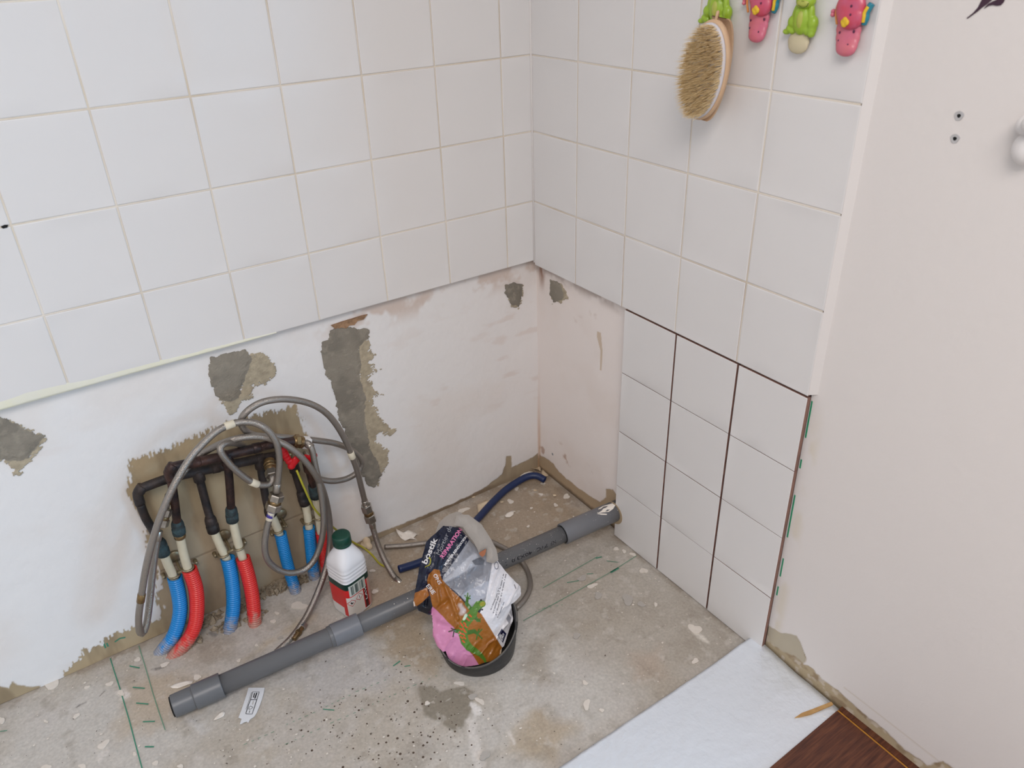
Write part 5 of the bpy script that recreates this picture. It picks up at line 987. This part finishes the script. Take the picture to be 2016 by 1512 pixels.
# brush
e = empty('body_brush', HB(1385, 140, .0), 'oval wooden brush with tan bristles hanging under the first frog hook', 'brush')
bx = HB(1398, 70, 0) - HB(1372, 215, 0); bx[0] = 0; bx /= np.linalg.norm(bx)            # long axis on the wall
bo = np.array((-1., -.22, .08)); bo -= bx * (bo @ bx); bo /= np.linalg.norm(bo); bw = np.cross(bx, bo); ctr = HB(1366, 147, .082) - bo * .035              # facing the room, turned a little
ax_l, ax_w = .074, .036
def oval(name, o0, o1, sl, sw, m_, seg=48, ro=.3, shift=0):
    V = []; pr2 = [(o0, .0), (o0, 1 - ro * .25), (o0 + (o1 - o0) * .25, 1), (o0 + (o1 - o0) * .75, 1), (o1, 1 - ro * .25), (o1, 0)]
    for o_, k in pr2:
        for t in np.linspace(0, 2 * pi, seg, endpoint=False): V.append(ctr + bx * (sl * k * cos(t) + shift) + bw * sw * k * sin(t) + bo * o_)
    Fc = [(i * seg + k, i * seg + (k + 1) % seg, (i + 1) * seg + (k + 1) % seg, (i + 1) * seg + k) for i in range(5) for k in range(seg)]
    return mesh(name, V, Fc, m_, e, True)
oval('wooden_back', -.006, .006, ax_l * .98, ax_w * 1.02, M['beech']); oval('pad', .0062, .0115, ax_l * .93, ax_w * .96, M['rubband'])
# raised wooden grip bowed over the back, with the open slot showing
gp_ = [ctr + bx * (ax_l * 1.0 * cos(t)) + bo * (-.006 - .026 * sin(t)) for t in np.linspace(0, pi, 25)]; V = []; hw = .017
for i, p in enumerate(gp_):
    t = np.linspace(0, pi, 25)[i]; w_ = hw * (.75 + .35 * sin(t)); nn = bo * -1
    V += [p + bw * w_, p + bw * w_ + nn * .005, p - bw * w_ + nn * .005, p - bw * w_]
mesh('grip', V, [(i * 4 + k, i * 4 + (k + 1) % 4, (i + 1) * 4 + (k + 1) % 4, (i + 1) * 4 + k) for i in range(24) for k in range(4)], M['beech'], e, False)
tube('hanging_cord', spline([ctr + bx * .070 + bo * .0, ctr + bx * .082 - bo * .002, HB(1411, 52, .016)], 6), .0022, M['beech'], e, 8)
r = np.random.default_rng(9); V = []; Fc = []
for i in range(2600):
    t = r.uniform(0, 2 * pi); k = math.sqrt(r.uniform(0, 1)); u, v_ = k * cos(t), k * sin(t); base = ctr + bx * ax_l * .90 * u + bw * ax_w * .90 * v_ + bo * .011
    ln = r.uniform(.020, .026); dr = bo + bx * (.10 * u + r.normal(0, .05)) + bw * (.12 * v_ + r.normal(0, .06)); dr /= np.linalg.norm(dr); s_ = np.cross(dr, r.normal(0, 1, 3)); s_ /= np.linalg.norm(s_); s2 = np.cross(dr, s_); w_ = .00055; b = len(V)
    V += [base + s_ * w_, base - s_ * w_ * .5 + s2 * w_ * .87, base - s_ * w_ * .5 - s2 * w_ * .87, base + dr * ln]; Fc += [(b, b + 1, b + 3), (b + 1, b + 2, b + 3), (b + 2, b, b + 3)]
tag(mesh('bristles', V, Fc, M['bristle'], e), kind='stuff')
def hp(px, py, out=-.0125): return np.array(B(px, py, -out))
def plug(label, px, py, r1=.0058, x0=.0126):
    p = np.array(B(px, py, x0)); e = empty('wall_plug', p, label, 'wall plug'); n = 16
    ring = lambda r_, o_: [p + (o_, r_ * cos(t) * (1 + .12 * sin(3 * t)), r_ * sin(t)) for t in np.linspace(0, 2 * pi, n, endpoint=False)]
    V = ring(r1, .0006) + ring(r1 * .95, -.0006) + ring(r1 * .42, -.0004) + ring(r1 * .36, .006); mesh('plug_sleeve', V, [(i * n + k, i * n + (k + 1) % n, (i + 1) * n + (k + 1) % n, (i + 1) * n + k) for i in range(3) for k in range(n)], M['plug'], e)
    slab('screw_hole', [q - np.array((.0062, 0, 0)) for q in ring(r1 * .42, .006)], (-1, 0, 0), .0005, M['hole'], e); return e
plug('upper grey wall plug with an empty screw hole in the painted wall', 1888, 228); plug('lower grey wall plug with an empty screw hole in the painted wall', 1880, 273); plug('small wall plug low on the bare wall beside the corner', 1088, 894, .004, .0176)
# plum twig sticker
e = empty('wall_sticker', B(1935, 10, .0125), 'dark plum twig wall sticker at the top of the painted wall', 'sticker')
def stick(name, pts): slab(name, [np.array(B(1700 + x * .26466, y * .26466, .0122)) for x, y in pts], (-1, 0, 0), .0005, M['plum'], e)
stick('stem', [(766, 135), (772, 140), (800, 120), (845, 88), (880, 58), (920, 30), (955, 0), (1000, -40), (960, -60), (890, -20), (870, 15), (850, 55), (815, 95)])
stick('leaf', [(893, 65), (905, 60), (930, 44), (960, 38), (990, 44), (1020, 40), (1040, 20), (1050, 0), (1058, -30), (1010, -20), (985, 0), (960, 10), (925, 30)])
e = empty('wall_bracket', B(2014, 262, .013), 'white rounded wall bracket cut by the right edge of the view', 'bracket')
p = np.array(B(2016, 262, .013)); blob('arm', [(p + (-.012, -.006, .012), (.016, .011, .012)), (p + (-.03, -.02, .018), (.014, .012, .010))], M['whiteplastic'], e, .0015, 4); blob('boss', [(p + (-.010, -.012, -.014), (.014, .016, .019))], M['whiteplastic'], e, .0015, 4)
p = A(10, 446, -.0002); tag(slab('tile_chip', [A(2, 447, -.0012), A(9, 443, -.0012), A(16, 443, -.0012), A(14, 448, -.0012), A(6, 450, -.0012)], (0, -1, 0), .002, M['hole']), 'small black chip in the tile joint at the far left', 'chip')
bpy.context.view_layer.update()
